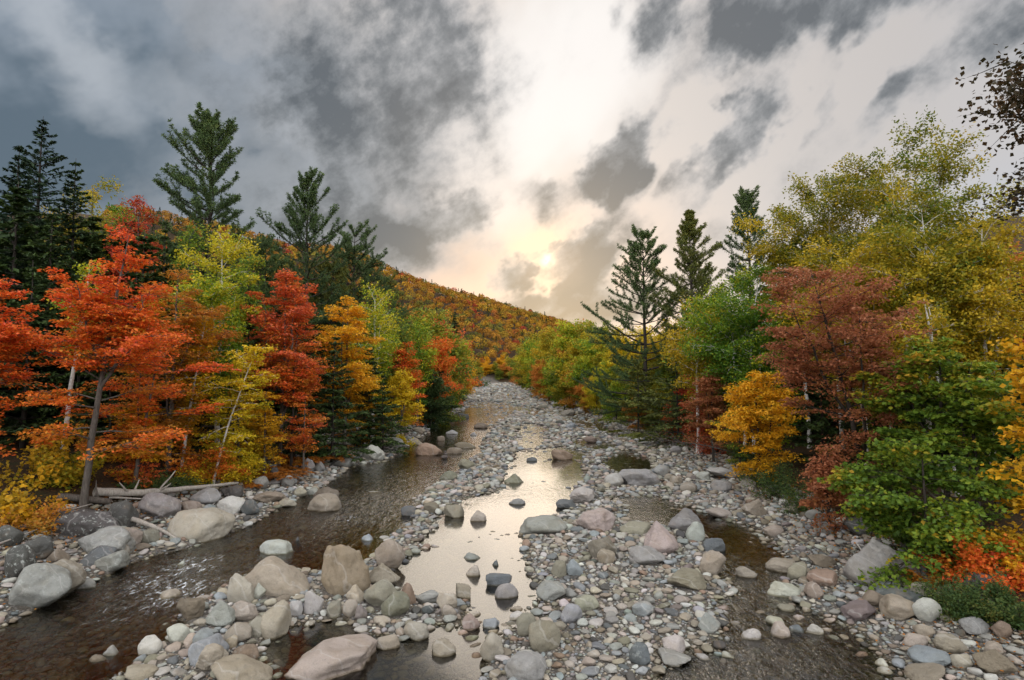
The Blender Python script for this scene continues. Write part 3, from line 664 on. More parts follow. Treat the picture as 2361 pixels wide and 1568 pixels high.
def path(r, p0, d0, L, k, bend, wob):
    """a curved limb: k points from p0 along d0, drifting by bend"""
    d = np.array(d0, float); d /= np.linalg.norm(d); p = np.array(p0, float); out = [p.copy()]
    for i in range(k - 1):
        d = d + np.array(bend) / (k - 1) + r.normal(size=3) * wob; d /= np.linalg.norm(d)
        p = p + d * L / (k - 1); out.append(p.copy())
    return np.array(out)
def along(pts, t):
    t = np.clip(t, 0, 1) * (len(pts) - 1); i = min(int(t), len(pts) - 2); f = t - i
    return pts[i] * (1 - f) + pts[i + 1] * f
PROF = {'oval': ([0, .12, .35, .6, .85, 1], [.55, .85, 1, .85, .45, .12]), 'cone': ([0, .1, .3, .5, .7, .9, 1], [.85, 1, .92, .66, .52, .34, .14]),
        'dome': ([0, .2, .5, .75, .92, 1], [.35, .7, 1, .95, .6, .25]), 'column': ([0, .15, .5, .8, 1], [.6, .9, 1, .75, .15]), 'maple': ([0, .1, .3, .55, .8, .93, 1], [.8, 1, .92, .74, .50, .30, .14]), 'round': ([0, .2, .5, .75, .9, 1], [.4, .75, 1, 1, .82, .5]), 'low': ([0, .1, .4, .7, 1], [.95, 1, .85, .55, .12])}

def broadleaf(seed, H, R, cb=.15, prof='oval', nprim=34, e0=5, e1=55, sub=5, spr=.75, flat=.16, n=26, size=.20, tilt=.45, droop=.18, lean=(0, 0), wob=.03, rt=None, stems=1,
              tshift=0.0, tgrad=.3, asp=.62, skip=.0, bend=(0, 0, 0), ysq=1.0, leaders=2, rough=.42, spread=.42):
    """a trunk that forks into a few leaders, each carrying limbs; the outline is broken by slow noise in bearing and height"""
    p = Plant(seed); r = p.r; rt = rt or H * .010 + .03
    xs, ysv = PROF[prof]; K = 12; tz = np.linspace(0, 1, K)
    lead = []
    for st in range(stems):
        off = np.array([r.normal() * .4, r.normal() * .4, 0]) if stems > 1 else np.zeros(3)
        ln = np.array([lean[0] + (r.normal() * .12 * H if stems > 1 else 0), lean[1] + (r.normal() * .08 * H if stems > 1 else 0)])
        tr = np.stack([off[0] + ln[0] * tz ** 1.3 + np.cumsum(r.normal(size=K)) * wob * H / K * (tz > 0), off[1] + ln[1] * tz ** 1.3 + np.cumsum(r.normal(size=K)) * wob * H / K * (tz > 0), -.4 + tz * (H * .97 + .4)], 1)
        rr = rt * (1 - tz) ** .75 / (1 if stems == 1 else 1.25) + .012; rr[0] *= 1.35
        p.tube(tr, rr, 8); lead.append((tr, cb, 1.0, rt))
        a0 = r.uniform(0, 6.28)
        for q in range(leaders):
            f0 = max(.12, cb * .8); f = r.uniform(f0, max(.55, f0 + .06)); hf = max(r.uniform(.62, .93), f + .2) if f < .75 else .96; az = a0 + q * 6.28 / max(1, leaders) + r.normal() * .4
            s0 = along(tr, f); rad = R * spread * r.uniform(.7, 1.25)
            u = np.linspace(0, 1, 8); top = along(tr, hf)
            lp = s0 + np.stack([(top[0] - s0[0]) * u + math.cos(az) * rad * u ** .7, (top[1] - s0[1]) * u + math.sin(az) * rad * ysq * u ** .7, (H * hf - s0[2]) * u ** 1.1], 1) + r.normal(size=(8, 3)) * .01 * H * u[:, None]
            p.tube(lp, rt * .6 * (1 - f * .5) * (1 - u) ** .8 + .01, 6); lead.append((lp, .15, .72, rt * .6))
    wsum = sum(l[2] for l in lead)
    for li_, (tr, cb_, wt_, rt_) in enumerate(lead):
        npz = max(5, int(round(nprim * 1.25 * wt_ / wsum)))
        for i in range(npz):
            if r.random() < skip: continue
            t = (i + r.uniform(.05, .95)) / npz; zf = cb_ + (1 - cb_) * t
            az = i * 2.39996 + r.uniform(-.5, .5) + li_ * 1.7
            b0 = along(tr, max(0, zf - .02)); tt = np.clip((b0[2] / H - cb) / (1 - cb), 0, 1)
            L = R * np.interp(tt, xs, ysv) * r.uniform(.62, 1.15) * (1 + rough * 1.6 * float(vnoise(np.array([math.cos(az) * 1.1, math.sin(az) * 1.1, tt * 3.4 + seed * 7.3]), 3))) * (1 if li_ < stems else .74)
            if L < .15: continue
            el = math.radians(e0 + (e1 - e0) * tt ** 1.2 + r.normal() * 9)
            d = np.array([math.cos(az) * math.cos(el), math.sin(az) * math.cos(el) * ysq, math.sin(el)])
            br = path(r, b0, d, L, 6, (bend[0], bend[1], bend[2] - .25 * math.sin(el) - droop * .5), .08)
            p.tube(br, np.linspace(max(.012, rt_ * .32 * (1 - t * .7)), .008, 6), 5)
            cs = [along(br, q) for q in np.linspace(.42, 1, max(2, int(L / (spr * .75))))]; ax = [br[-1] - br[-2]] * len(cs)
            for k in range(sub):
                q = r.uniform(.25, .95); o0 = along(br, q); sg = 1 if (k % 2) else -1
                dd = along(br, min(1, q + .1)) - o0 + 1e-6; dd /= np.linalg.norm(dd)
                a2 = sg * math.radians(r.uniform(28, 65)); ca, sa = math.cos(a2), math.sin(a2)
                d2 = np.array([dd[0] * ca - dd[1] * sa, dd[0] * sa + dd[1] * ca, dd[2] * .6 + r.normal() * .26])
                L2 = L * (1.05 - q * .75) * r.uniform(.4, .75)
                sb = path(r, o0, d2, L2, 4, (0, 0, -droop * .5), .1)
                p.tube(sb, np.linspace(.010 + .003 * L, .004, 4), 4)
                for q2 in np.linspace(.35, 1, max(1, int(L2 / (spr * .8)))):
                    cs.append(along(sb, q2)); ax.append(d2)
            cs = np.array(cs); ax = np.array(ax)[:, :2]; ax = ax / (np.linalg.norm(ax, axis=1, keepdims=True) + 1e-6)
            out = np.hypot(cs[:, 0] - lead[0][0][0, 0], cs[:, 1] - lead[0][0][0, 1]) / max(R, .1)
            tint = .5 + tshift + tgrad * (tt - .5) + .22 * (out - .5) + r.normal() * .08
            keep = r.random(len(cs)) > .10
            cs = cs[keep]; ax = ax[keep]; tint = tint[keep]
            p.spray(cs + r.normal(size=cs.shape) * np.array([.08, .08, .11]), spr * r.uniform(.65, 1.3), flat, n, size, tilt, tint, droop, asp, ax, 1.25)
    return p

def pine(seed, H, R, cb=.25, prof=None, step=1.0, e0=-4, e1=58, sparse=.12, n=20, nsz=.27, tuft=.38, asym=0.0, density=1.0, up=.38, sub=7):
    p = Plant(seed); r = p.r; K = 14; tz = np.linspace(0, 1, K); R = R * 1.34
    tr = np.stack([np.cumsum(r.normal(size=K)) * .05, np.cumsum(r.normal(size=K)) * .05, -.4 + tz * (H + .4)], 1)
    p.tube(tr, (H * .011 + .05) * (1 - tz) ** .8 + .02, 8)
    xs, ysv = prof or ([0, .15, .4, .7, .9, 1], [.75, 1, .85, .55, .28, .1])
    z = cb * H
    while z < H * .985:
        t = (z - cb * H) / (H * (1 - cb)); nb = r.integers(4, 7); a0 = r.uniform(0, 6.28)
        for k in range(nb):
            if r.random() < sparse: continue
            az = a0 + k * 6.283 / nb + r.normal() * .25
            L = R * np.interp(t, xs, ysv) * r.uniform(.6, 1.12) * (1 + asym * math.cos(az)) * (1.04 + .5 * float(vnoise(np.array([math.cos(az) * 1.3, math.sin(az) * 1.3, t * 4.5 + seed * 3.1]), 9)))
            el = math.radians(e0 + (e1 - e0) * t ** 1.25 + r.normal() * 6)
            d = np.array([math.cos(az) * math.cos(el), math.sin(az) * math.cos(el), math.sin(el)])
            br = path(r, along(tr, (z + .4) / (H + .4)), d, L, 7, (0, 0, up * (.5 if t > .6 else 1.0)), .05)
            p.tube(br, np.linspace(.025 + .011 * L, .012, 7), 5)
            cs = [along(br, q) for q in np.linspace(.38, 1, max(3, int(L / .42 * density)))]
            for j in range(int(sub * density)):
                q = r.uniform(.22, .97); o0 = along(br, q); dd = along(br, min(1, q + .08)) - o0 + 1e-6; dd /= np.linalg.norm(dd)
                a2 = (1 if j % 2 else -1) * math.radians(r.uniform(30, 60)); ca, sa = math.cos(a2), math.sin(a2)
                d2 = np.array([dd[0] * ca - dd[1] * sa, dd[0] * sa + dd[1] * ca, dd[2] + .12])
                L2 = min(L * .42, L * (1.1 - q) * .62 + .3) * r.uniform(.6, 1.1)
                sb = path(r, o0, d2, L2, 4, (0, 0, .35), .08); p.tube(sb, np.linspace(.02, .008, 4), 4)
                cs += [along(sb, q2) for q2 in np.linspace(.3, 1, max(2, int(L2 / .36)))]
            cs = np.array(cs); m = len(cs); rep = np.repeat(np.arange(m), n)
            D = r.normal(size=(m * n, 3)) * .85 + np.array([0, 0, .35]) + d * .35; D /= np.linalg.norm(D, axis=1, keepdims=True)
            N = np.cross(D, r.normal(size=(m * n, 3))); N /= np.linalg.norm(N, axis=1, keepdims=True) + 1e-9
            p.leaves(cs[rep] + D * tuft * r.uniform(.2, .75, (m * n, 1)), N, D, nsz * r.uniform(.7, 1.2, m * n), .45 + .25 * (t - .4) + r.normal(size=m)[rep] * .16 + r.normal(size=m * n) * .12, .30)
        z += step * r.uniform(.7, 1.25) * (1.15 - .62 * t)
    return p

def conifer(seed, H, R, cb=.06, step=.5, droop=.35, n=34, nsz=.34, e0=8, e1=30, prof=None, gap=.08, base_tint=.4, width=.42, nb=6):
    p = Plant(seed); r = p.r; K = 8; tz = np.linspace(0, 1, K); R = R * 1.45
    tr = np.stack([np.cumsum(r.normal(size=K)) * .03, np.cumsum(r.normal(size=K)) * .03, -.4 + tz * (H + .4)], 1)
    p.tube(tr, (H * .010 + .03) * (1 - tz) ** .85 + .012, 7)
    xs, ysv = prof or ([0, .1, .5, 1], [.85, 1, .62, .05])
    z = cb * H
    while z < H * .99:
        t = (z - cb * H) / (H * (1 - cb)); a0 = r.uniform(0, 6.28)
        for k in range(nb):
            if r.random() < gap: continue
            az = a0 + k * 6.283 / nb + r.normal() * .3
            L = max(.16, R * np.interp(t, xs, ysv) * r.uniform(.6, 1.15)); el = math.radians(e0 + (e1 - e0) * t + r.normal() * 6)
            d = np.array([math.cos(az) * math.cos(el), math.sin(az) * math.cos(el), math.sin(el)])
            br = path(r, along(tr, (z + .4) / (H + .4)), d, L, 5, (0, 0, -droop * (1 - .6 * t)), .05)
            p.tube(br, np.linspace(.012 + .007 * L, .005, 5), 4)
            m = max(5, int(n * L / 1.3)); q = np.sqrt(r.random(m)) * .98 + .02
            pos = np.array([along(br, v) for v in q]); side = np.array([-math.sin(az), math.cos(az), 0])
            wv = width * L * (1.15 - q) * r.uniform(-1, 1, m)
            pos = pos + side * wv[:, None] + np.array([0, 0, -1]) * (np.abs(wv) * .25 + r.random(m) * .10)[:, None]
            N = r.normal(size=(m, 3)) * .42 + np.array([0, 0, 1]); N /= np.linalg.norm(N, axis=1, keepdims=True)
            T = d[None] * .7 + side[None] * np.sign(wv)[:, None] * .8 + r.normal(size=(m, 3)) * .3 - np.array([0, 0, .3])
            p.leaves(pos, N, T, nsz * r.uniform(.7, 1.3, m), base_tint + .35 * (q - .5) + r.normal() * .1 + r.normal(size=m) * .12, .42)
        z += step * r.uniform(.75, 1.3)
    return p

def shrub(seed, H, R, nst=16, spr=.35, n=26, size=.14, flat=.5, tilt=.7, droop=.15, tshift=0.0, asp=.62, ysq=1.0):
    p = Plant(seed); r = p.r
    for i in range(nst):
        az = r.uniform(0, 6.28); sp = math.sqrt(r.random()); el = math.radians(r.uniform(35, 85))
        d = np.array([math.cos(az) * math.cos(el), math.sin(az) * math.cos(el) * ysq, math.sin(el)])
        b0 = np.array([math.cos(az) * R * .35 * sp, math.sin(az) * R * .35 * sp * ysq, -.15])
        L = H * r.uniform(.65, 1.1) if el > .9 else R * r.uniform(.7, 1.1)
        br = path(r, b0, d, L, 5, (math.cos(az) * .3, math.sin(az) * .3, -.25), .1)
        p.tube(br, np.linspace(.018, .006, 5), 4)
        cs = np.array([along(br, q) for q in np.linspace(.3, 1, max(3, int(L / (spr * .6))))]) + r.normal(size=(max(3, int(L / (spr * .6))), 3)) * spr * .45
        p.spray(cs, spr * r.uniform(.7, 1.3), flat, n, size, tilt, .5 + tshift + r.normal() * .12, droop, asp)
    return p
def fern(seed, R, H, plants=5, fronds=10):
    p = Plant(seed); r = p.r
    for a in range(plants):
        c = np.array([r.normal() * R * .5, r.normal() * R * .35, -.05]); tb = r.normal() * .15
        for k in range(fronds):
            az = k * 6.28 / fronds + r.normal() * .3; L = R * .62 * r.uniform(.7, 1.15)
            d = np.array([math.cos(az) * .45, math.sin(az) * .45, .9]); br = path(r, c, d, L, 7, (math.cos(az) * 1.1, math.sin(az) * 1.1, -1.5), .05)
            p.tube(br, np.linspace(.010, .003, 7), 4)
            q = np.linspace(.15, 1, 22); pos = np.array([along(br, v) for v in q]); side = np.array([-math.sin(az), math.cos(az), 0])
            w = np.sin(q * 2.6) * .16 * L + .02
            for sg in (-1, 1):
                N = r.normal(size=(22, 3)) * .2 + np.array([0, 0, 1]); N /= np.linalg.norm(N, axis=1, keepdims=True)
                p.leaves(pos + side * (sg * w * .5)[:, None], N, side[None] * sg + r.normal(size=(22, 3)) * .15, w * 1.1 + .03, .5 + tb + r.normal(size=22) * .15, .34)
    return p

PLANTS = []     # (object, px, py_mid, what) for the labels
def plant_thing(kind, p, loc, leaf, bark, rz=0.0, scale=1.0, label=None, cat='tree', group=None):
    e = empty(kind, loc, rz, scale)
    p.trunk_mesh("trunk" if cat == 'tree' else "stem", BARK[bark], e)
    p.crown_mesh("crown" if cat == 'tree' else "foliage", LEAF[leaf], e)
    setp(e, label, cat, group)
    return e
def base_at(px, Y, dz=0.0):
    x = at_depth(px, 876, Y)[0]
    return np.array([x, Y, g1(x, Y) + dz])
def top_h(py, Y, base):
    return at_depth(1180, py, Y)[2] - base[2]
def W(px, Y): return px / F * Y

TREES = []
def hero(kind, fn, px, Y, top, wpx, leaf, bark, label, cat='tree', group=None, rz=0.0, **kw):
    b = base_at(px, Y); H = top_h(top, Y, b) * (.93 if fn is broadleaf else 1.0); R = W(wpx, Y) / 2
    p = fn(H=H, R=R, **kw)
    e = plant_thing(kind, p, b, leaf, bark, rz, 1.0, label, cat, group)
    TREES.append(e); return e
# ------------------------------------------------------------------ left bank, from the photograph's left edge inwards
GL = 'trees along the left bank'; GR = 'trees along the right bank'
hero('spruce_tree', conifer, 62, 46, 268, 215, 'spruce', 'dark', 'tallest dark spruce with a feathery tip above the left bank', seed=1, cb=.10, step=.62, droop=.25, nsz=.40, n=26, e1=40, prof=([0, .3, .7, 1], [1, .95, .5, .05]))
hero('spruce_tree', conifer, 12, 43, 335, 210, 'spruce', 'dark', 'dark spruce cut by the left edge of the picture', seed=2, step=.6, droop=.3, nsz=.40, n=26)
hero('spruce_tree', conifer, 150, 48, 365, 200, 'hemlock', 'dark', 'dark spruce between the tallest spruce and the olive birch', seed=3, step=.6, nsz=.4, n=26)
hero('spruce_tree', conifer, 100, 40, 480, 220, 'hemlock', 'dark', 'shaded hemlock behind the two left edge maples', seed=4, step=.55, nsz=.36)
hero('birch_tree', broadleaf, 195, 56, 372, 190, 'ochre', 'grey', 'olive yellow birch standing between the spruces and the crimson maple', seed=5, cb=.3, prof='dome', nprim=34, spr=.8, flat=.5, n=26, size=.26, tilt=1.0, tshift=-.12)
hero('birch_tree', broadleaf, 255, 60, 415, 120, 'lime', 'grey', 'sparse olive birch just left of the crimson maple top', seed=6, cb=.4, prof='dome', nprim=26, spr=.8, flat=.5, n=20, size=.26, tilt=1.0, tshift=-.1)
hero('maple_tree', broadleaf, 312, 52, 405, 150, 'crimson', 'grey', 'crimson maple with twiggy tips behind the big orange maple', seed=7, cb=.35, prof='oval', e0=25, e1=70, nprim=44, spr=.62, flat=.25, n=24, size=.22, tilt=.7)
hero('maple_tree', broadleaf, 345, 50, 560, 120, 'rust', 'grey', 'rusty orange maple just below the crimson maple', seed=8, cb=.3, prof='oval', nprim=34, spr=.7, flat=.25, n=24, size=.22)
hero('white_pine', pine, 468, 60, 290, 215, 'pine', 'dark', 'tallest white pine above the left bank with upswept top', seed=11, cb=.42, step=1.25, e0=-2, e1=62, sparse=.24, prof=([0, .12, .3, .5, .7, .88, 1], [1.0, 1.15, 1.0, .72, .60, .50, .22]), n=21)
hero('white_pine', pine, 703, 74, 413, 165, 'pine', 'dark', 'lone white pine with a long right arm left of the ridge', seed=17, cb=.38, step=1.25, e0=0, e1=60, sparse=.2, prof=([0, .15, .35, .5, .75, .9, 1], [.6, .75, .95, 1.05, .62, .42, .15]), n=21, asym=.15)
hero('white_pine', pine, 812, 86, 535, 190, 'pine', 'dark', 'flat layered white pine in front of the ridge slope', seed=23, cb=.2, step=1.3, e0=-3, e1=35, sparse=.15, prof=([0, .3, .6, .85, 1], [1, 1.05, .85, .5, .2]), n=21)
hero('white_pine', pine, 885, 102, 640, 130, 'pineolive', 'dark', 'smaller pine right of the flat layered pine', seed=24, cb=.2, step=1.4, e0=-3, e1=35, n=21)
hero('white_pine', pine, 600, 66, 560, 200, 'pine', 'dark', 'dark pine between the lime birch and the red maple', seed=25, cb=.2, step=1.2, e0=-4, e1=40, n=21)
hero('white_pine', pine, 760, 80, 610, 170, 'pineolive', 'dark', 'olive pine behind the golden beech', seed=26, cb=.2, step=1.2, e0=-4, e1=40, n=21)
hero('hemlock_tree', conifer, 365, 46, 505, 110, 'hemlock', 'dark', 'dark hemlock in the gap right of the big orange maple', seed=12, step=.55)
hero('hemlock_tree', conifer, 300, 41, 600, 150, 'hemlock', 'dark', 'dark hemlock directly behind the big orange maple', seed=13, step=.55)
hero('maple_tree', broadleaf, 206, 28.5, 492, 340, 'orange', 'grey', 'big orange red maple leaning out over the drift log', seed=31, cb=.25, prof='maple', nprim=92, leaders=3, spread=.40, e0=6, e1=58, sub=6, spr=.44, flat=.09, n=24, size=.165, tilt=.40, droop=.16, lean=(2.4, -1.2), tgrad=.45, skip=.24, rough=.7, wob=.025)
hero('maple_tree', broadleaf, -62, 27, 610, 300, 'orange', 'grey', 'orange red maple reaching in from the left edge', seed=32, cb=.22, prof='oval', skip=.14, leaders=1, nprim=42, e0=4, e1=45, sub=6, spr=.44, flat=.13, n=28, size=.165, tilt=.36, lean=(.5, -.5), tshift=.08)
hero('maple_tree', broadleaf, 318, 32, 770, 250, 'orange', 'grey', 'lower orange maple right of the big one, bare trunked below', seed=30, cb=.30, prof='dome', nprim=30, leaders=1, skip=.25, e0=2, e1=35, sub=6, spr=.45, flat=.08, n=28, size=.165, tilt=.4, lean=(1.0, 0), tshift=.05, rough=.6)
hero('birch_tree', broadleaf, 152, 33, 560, 90, 'lime', 'birch', 'slim white birch trunk with few leaves behind the orange maple', seed=33, cb=.62, prof='oval', nprim=12, spr=.5, flat=.4, n=18, size=.18, tilt=.9, lean=(1.1, 0), rt=.14, wob=.035, leaders=1)
hero('beech_tree', broadleaf, 398, 36, 590, 215, 'rust', 'grey', 'rusty gold layered beech right of the big orange maple', seed=34, cb=.12, prof='column', nprim=54, e0=4, e1=40, sub=6, spr=.52, flat=.09, n=26, size=.17, tilt=.34, tshift=-.05)
hero('beech_tree', broadleaf, 335, 38, 640, 110, 'gold', 'grey', 'slender gold beech between the orange maple and the rusty beech', seed=35, cb=.15, prof='column', nprim=38, e0=4, e1=40, sub=5, spr=.5, flat=.09, n=26, size=.17, tilt=.34, tshift=-.25)
hero('birch_tree', broadleaf, 428, 36.5, 700, 110, 'gold', 'birch', 'white barked birch hung with gold leaves right of the drift log', seed=36, cb=.3, prof='column', nprim=26, e0=5, e1=45, spr=.5, flat=.14, n=24, size=.17, tilt=.5, rt=.10, lean=(1.2, 0), tshift=-.2, leaders=0)
hero('aspen_tree', broadleaf, 505, 42, 508, 215, 'lime', 'birch', 'bright yellow green aspen with a rounded top', seed=37, cb=.28, prof='dome', nprim=60, e0=10, e1=65, sub=6, spr=.60, flat=.42, n=34, size=.19, tilt=.95, tgrad=.75, tshift=.12)
hero('birch_tree', broadleaf, 420, 49, 490, 95, 'green', 'grey', 'plain green birch just left of the yellow green aspen', seed=38, cb=.4, prof='column', nprim=34, spr=.7, flat=.45, n=28, size=.22, tilt=.9, tshift=-.1)
hero('birch_tree', broadleaf, 565, 50, 545, 80, 'green', 'grey', 'plain green birch peeping out right of the yellow green aspen', seed=39, cb=.4, prof='column', nprim=30, spr=.7, flat=.45, n=28, size=.22, tilt=.9, tshift=-.1)
hero('birch_tree', broadleaf, 500, 36, 765, 150, 'yellow', 'birch', 'leaning young birch with yellow tiers right of the rusty beech', seed=40, cb=.3, prof='oval', nprim=24, e0=0, e1=35, spr=.5, flat=.12, n=24, size=.18, tilt=.45, rt=.075, lean=(2.6, 0), leaders=0)
hero('maple_tree', broadleaf, 650, 45, 578, 215, 'red', 'grey', 'tall red maple with a pointed crown in the middle of the left bank', seed=41, cb=.18, prof='maple', nprim=84, leaders=3, skip=.14, e0=6, e1=68, sub=6, spr=.58, flat=.11, n=28, size=.20, tilt=.42, tgrad=.5, lean=(.3, 0))
hero('maple_tree', broadleaf, 615, 40, 880, 120, 'gold', 'grey', 'low gold sapling under the tall red maple', seed=42, cb=.3, prof='oval', nprim=20, e0=0, e1=30, spr=.45, flat=.1, n=22, size=.17, tilt=.4, tshift=-.1)
hero('maple_tree', broadleaf, 705, 43, 905, 90, 'red', 'grey', 'small red sapling in the shade of the tall red maple', seed=43, cb=.4, prof='oval', nprim=16, e0=0, e1=30, spr=.45, flat=.1, n=20, size=.17, tilt=.4)
hero('beech_tree', broadleaf, 795, 56, 655, 180, 'gold', 'grey', 'golden beech with stacked tiers beside the tall red maple', seed=44, cb=.22, prof='column', nprim=46, e0=2, e1=48, sub=6, spr=.75, flat=.10, n=34, size=.23, tilt=.36, tshift=.12)
hero('birch_tree', broadleaf, 862, 66, 652, 125, 'lime', 'birch', 'yellow green birch right behind the golden beech', seed=45, cb=.3, prof='dome', nprim=44, spr=.85, flat=.4, n=26, size=.26, tilt=.9, tshift=.05)
hero('birch_tree', broadleaf, 905, 74, 700, 95, 'midgreen', 'grey', 'green birch right of the yellow green birch', seed=46, cb=.3, prof='dome', nprim=36, spr=.9, flat=.4, n=26, size=.28, tilt=.9, tshift=-.1)
hero('maple_tree', broadleaf, 935, 74, 770, 100, 'orange', 'grey', 'orange maple beside the river halfway along the left bank', seed=47, cb=.2, prof='oval', nprim=38, spr=.8, flat=.13, n=28, size=.26, tilt=.45, tshift=.0)
hero('birch_tree', broadleaf, 962, 84, 725, 90, 'lime', 'grey', 'light green birch above the halfway orange maple', seed=48, cb=.3, prof='dome', nprim=36, spr=.9, flat=.4, n=26, size=.28, tilt=.9)
hero('maple_tree', broadleaf, 925, 66, 840, 85, 'yellow', 'grey', 'bright yellow sapling at the waterside halfway along the left bank', seed=49, cb=.05, prof='oval', nprim=34, spr=.6, flat=.25, n=26, size=.24, tilt=.6, tshift=.3)
for k, (px, Y, top, w, lab) in enumerate([(770, 50, 770, 130, 'dark hemlock below the golden beech'), (715, 52, 720, 120, 'dark hemlock between the red maple and the golden beech'), (855, 60, 800, 120, 'dark hemlock below the yellow green birch'),
        (680, 47, 860, 110, 'low dark hemlock at the foot of the tall red maple'), (570, 44, 690, 120, 'dark hemlock between the aspen and the tall red maple'), (1005, 95, 790, 80, 'dark hemlock by the water right of the halfway orange maple'),
        (885, 58, 880, 90, 'low hemlock overhanging the boulders on the left shore'), (1047, 150, 718, 52, 'tall dark hemlock standing out before the ridge'), (500, 43, 800, 130, 'dark hemlock under the yellow green aspen'), (430, 42, 760, 120, 'dark hemlock behind the white barked gold birch'),
        (180, 38, 640, 140, 'dark hemlock behind the slim white birch'), (60, 36, 600, 160, 'dark hemlock behind the left edge maple'), (260, 37, 760, 130, 'dark hemlock under the big orange maple crown')]):
    hero('hemlock_tree', conifer, px, Y, top, w, 'hemlock', 'dark', lab, seed=60 + k, step=.55, nsz=.36 + Y * .0012, n=26, group=None)

# ------------------------------------------------------------------ right bank
hero('white_pine', pine, 1487, 84, 545, 225, 'pine', 'dark', 'sparse white pine nearest the valley gap on the right bank', seed=71, cb=.12, step=1.5, e0=-6, e1=45, sparse=.2, up=.35, prof=([0, .15, .3, .45, .6, .8, .95, 1], [1, 1.05, 1.0, .75, .55, .48, .28, .12]), n=21, asym=-.12)
hero('white_pine', pine, 1600, 76, 489, 145, 'pineolive', 'dark', 'dense cone shaped pine right of the sparse white pine', seed=72, cb=.3, step=1.0, e0=4, e1=52, sparse=.06, prof=([0, .3, .6, .85, 1], [1, .95, .62, .32, .08]), n=21)
hero('white_pine', pine, 1738, 80, 455, 118, 'pine', 'dark', 'round topped dark pine behind the yellow birches', seed=73, cb=.55, step=1.1, e0=0, e1=62, prof=([0, .2, .5, .8, 1], [1.1, 1, .75, .62, .35]), n=21)
hero('hemlock_tree', conifer, 1560, 62, 800, 180, 'pineolive', 'dark', 'olive hemlock with drooping tiers below the cone shaped pine', seed=74, step=.8, nsz=.42, n=40)
hero('hemlock_tree', conifer, 1470, 74, 815, 120, 'pineolive', 'dark', 'hemlock sweeping low over the right shore', seed=75, step=.8, nsz=.44, n=40, base_tint=.6)
hero('birch_tree', broadleaf, 1725, 48, 575, 260, 'lime', 'birch', 'broad yellow green birch right of the cone shaped pine', seed=76, cb=.22, prof='dome', nprim=84, e0=10, e1=60, sub=6, spr=.72, flat=.42, n=34, size=.22, tilt=.95, tshift=-.18, stems=2)
hero('birch_tree', broadleaf, 1605, 54, 668, 150, 'ochre', 'birch', 'thinning rusty birch in front of the cone shaped pine', seed=77, cb=.35, prof='dome', nprim=40, e0=15, e1=60, spr=.75, flat=.4, n=22, size=.23, tilt=.9, tshift=.2)
hero('maple_tree', broadleaf, 1640, 49, 830, 140, 'brick', 'dark', 'dull red sapling below the thinning rusty birch', seed=78, cb=.25, prof='low', nprim=34, e0=0, e1=35, spr=.62, flat=.12, n=26, size=.20, tilt=.45)
hero('maple_tree', broadleaf, 1990, 30, 572, 330, 'brick', 'dark', 'big brick red maple leaning towards the river on the right bank', seed=79, cb=.12, prof='dome', nprim=74, leaders=3, spread=.55, skip=.18, e0=6, e1=52, sub=7, spr=.46, flat=.16, n=24, size=.15, tilt=.6, droop=.2, lean=(-2.9, -.6), tgrad=.2, tshift=.06)
hero('maple_tree', broadleaf, 1898, 27, 1005, 95, 'brick', 'dark', 'low brick red sapling at the foot of the big brick red maple', seed=80, cb=.1, prof='oval', nprim=26, e0=5, e1=50, spr=.42, flat=.2, n=26, size=.15, tilt=.6, tshift=.1)
hero('beech_tree', broadleaf, 1745, 38, 835, 170, 'gold', 'dark', 'golden yellow beech at the edge of the right shore', seed=81, cb=.14, prof='oval', nprim=48, e0=2, e1=50, sub=6, spr=.52, flat=.14, n=34, size=.17, tilt=.5, droop=.3, tshift=.08, lean=(-.3, 0))
for k, (px, Y, top, w, kw, lab) in enumerate([
        (2060, 38, 318, 350, dict(nprim=62, tshift=-.14, stems=2), 'highest ochre birch, rising in the middle of the right hand grove'), (1935, 43, 362, 270, dict(nprim=50, tshift=-.1), 'ochre birch at the left shoulder of the right hand grove'),
        (2190, 34, 425, 300, dict(nprim=56, tshift=-.06, lean=(-1.0, 0)), 'ochre birch with two long white trunks in the right hand grove'), (2275, 31, 470, 230, dict(nprim=48, tshift=.12), 'ochre birch with a clean white trunk near the right edge'),
        (2130, 33, 520, 260, dict(nprim=54, tshift=.1, lean=(.4, 0)), 'bright gold topped birch in front of the highest ochre birch'), (1990, 36, 540, 250, dict(nprim=50, tshift=.1, lean=(-.8, 0)), 'golden birch crown just above the big brick red maple'),
        (1860, 46, 450, 150, dict(nprim=36, tshift=-.05), 'slim ochre birch behind the broad yellow green birch')]):
    hero('birch_tree', broadleaf, px, Y, top, w, 'ochre', 'birch', lab, seed=90 + k, cb=.32, prof='round', e0=14, e1=52, sub=6, spr=.58, flat=.42, n=32, size=.185, tilt=1.0, rt=.15, wob=.035, tgrad=-.15, **kw)
hero('maple_tree', broadleaf, 2350, 46, 520, 170, 'rust', 'dark', 'rusty orange maple behind the birches at the right edge', seed=98, cb=.25, prof='oval', nprim=44, spr=.7, flat=.3, n=26, size=.22, tilt=.7, tshift=.1)
hero('maple_tree', broadleaf, 2330, 40, 740, 140, 'crimson', 'dark', 'dark red maple low behind the right edge birches', seed=99, cb=.25, prof='oval', nprim=40, spr=.6, flat=.3, n=28, size=.2, tilt=.7)
hero('maple_tree', broadleaf, 2165, 25, 745, 330, 'green', 'dark', 'green maple with broad leaves below the ochre birches', seed=82, cb=.30, prof='oval', nprim=46, skip=.14, e0=0, e1=40, sub=6, spr=.46, flat=.11, n=24, size=.20, tilt=.55, droop=.32, asp=.85, tgrad=.5, tshift=.0)
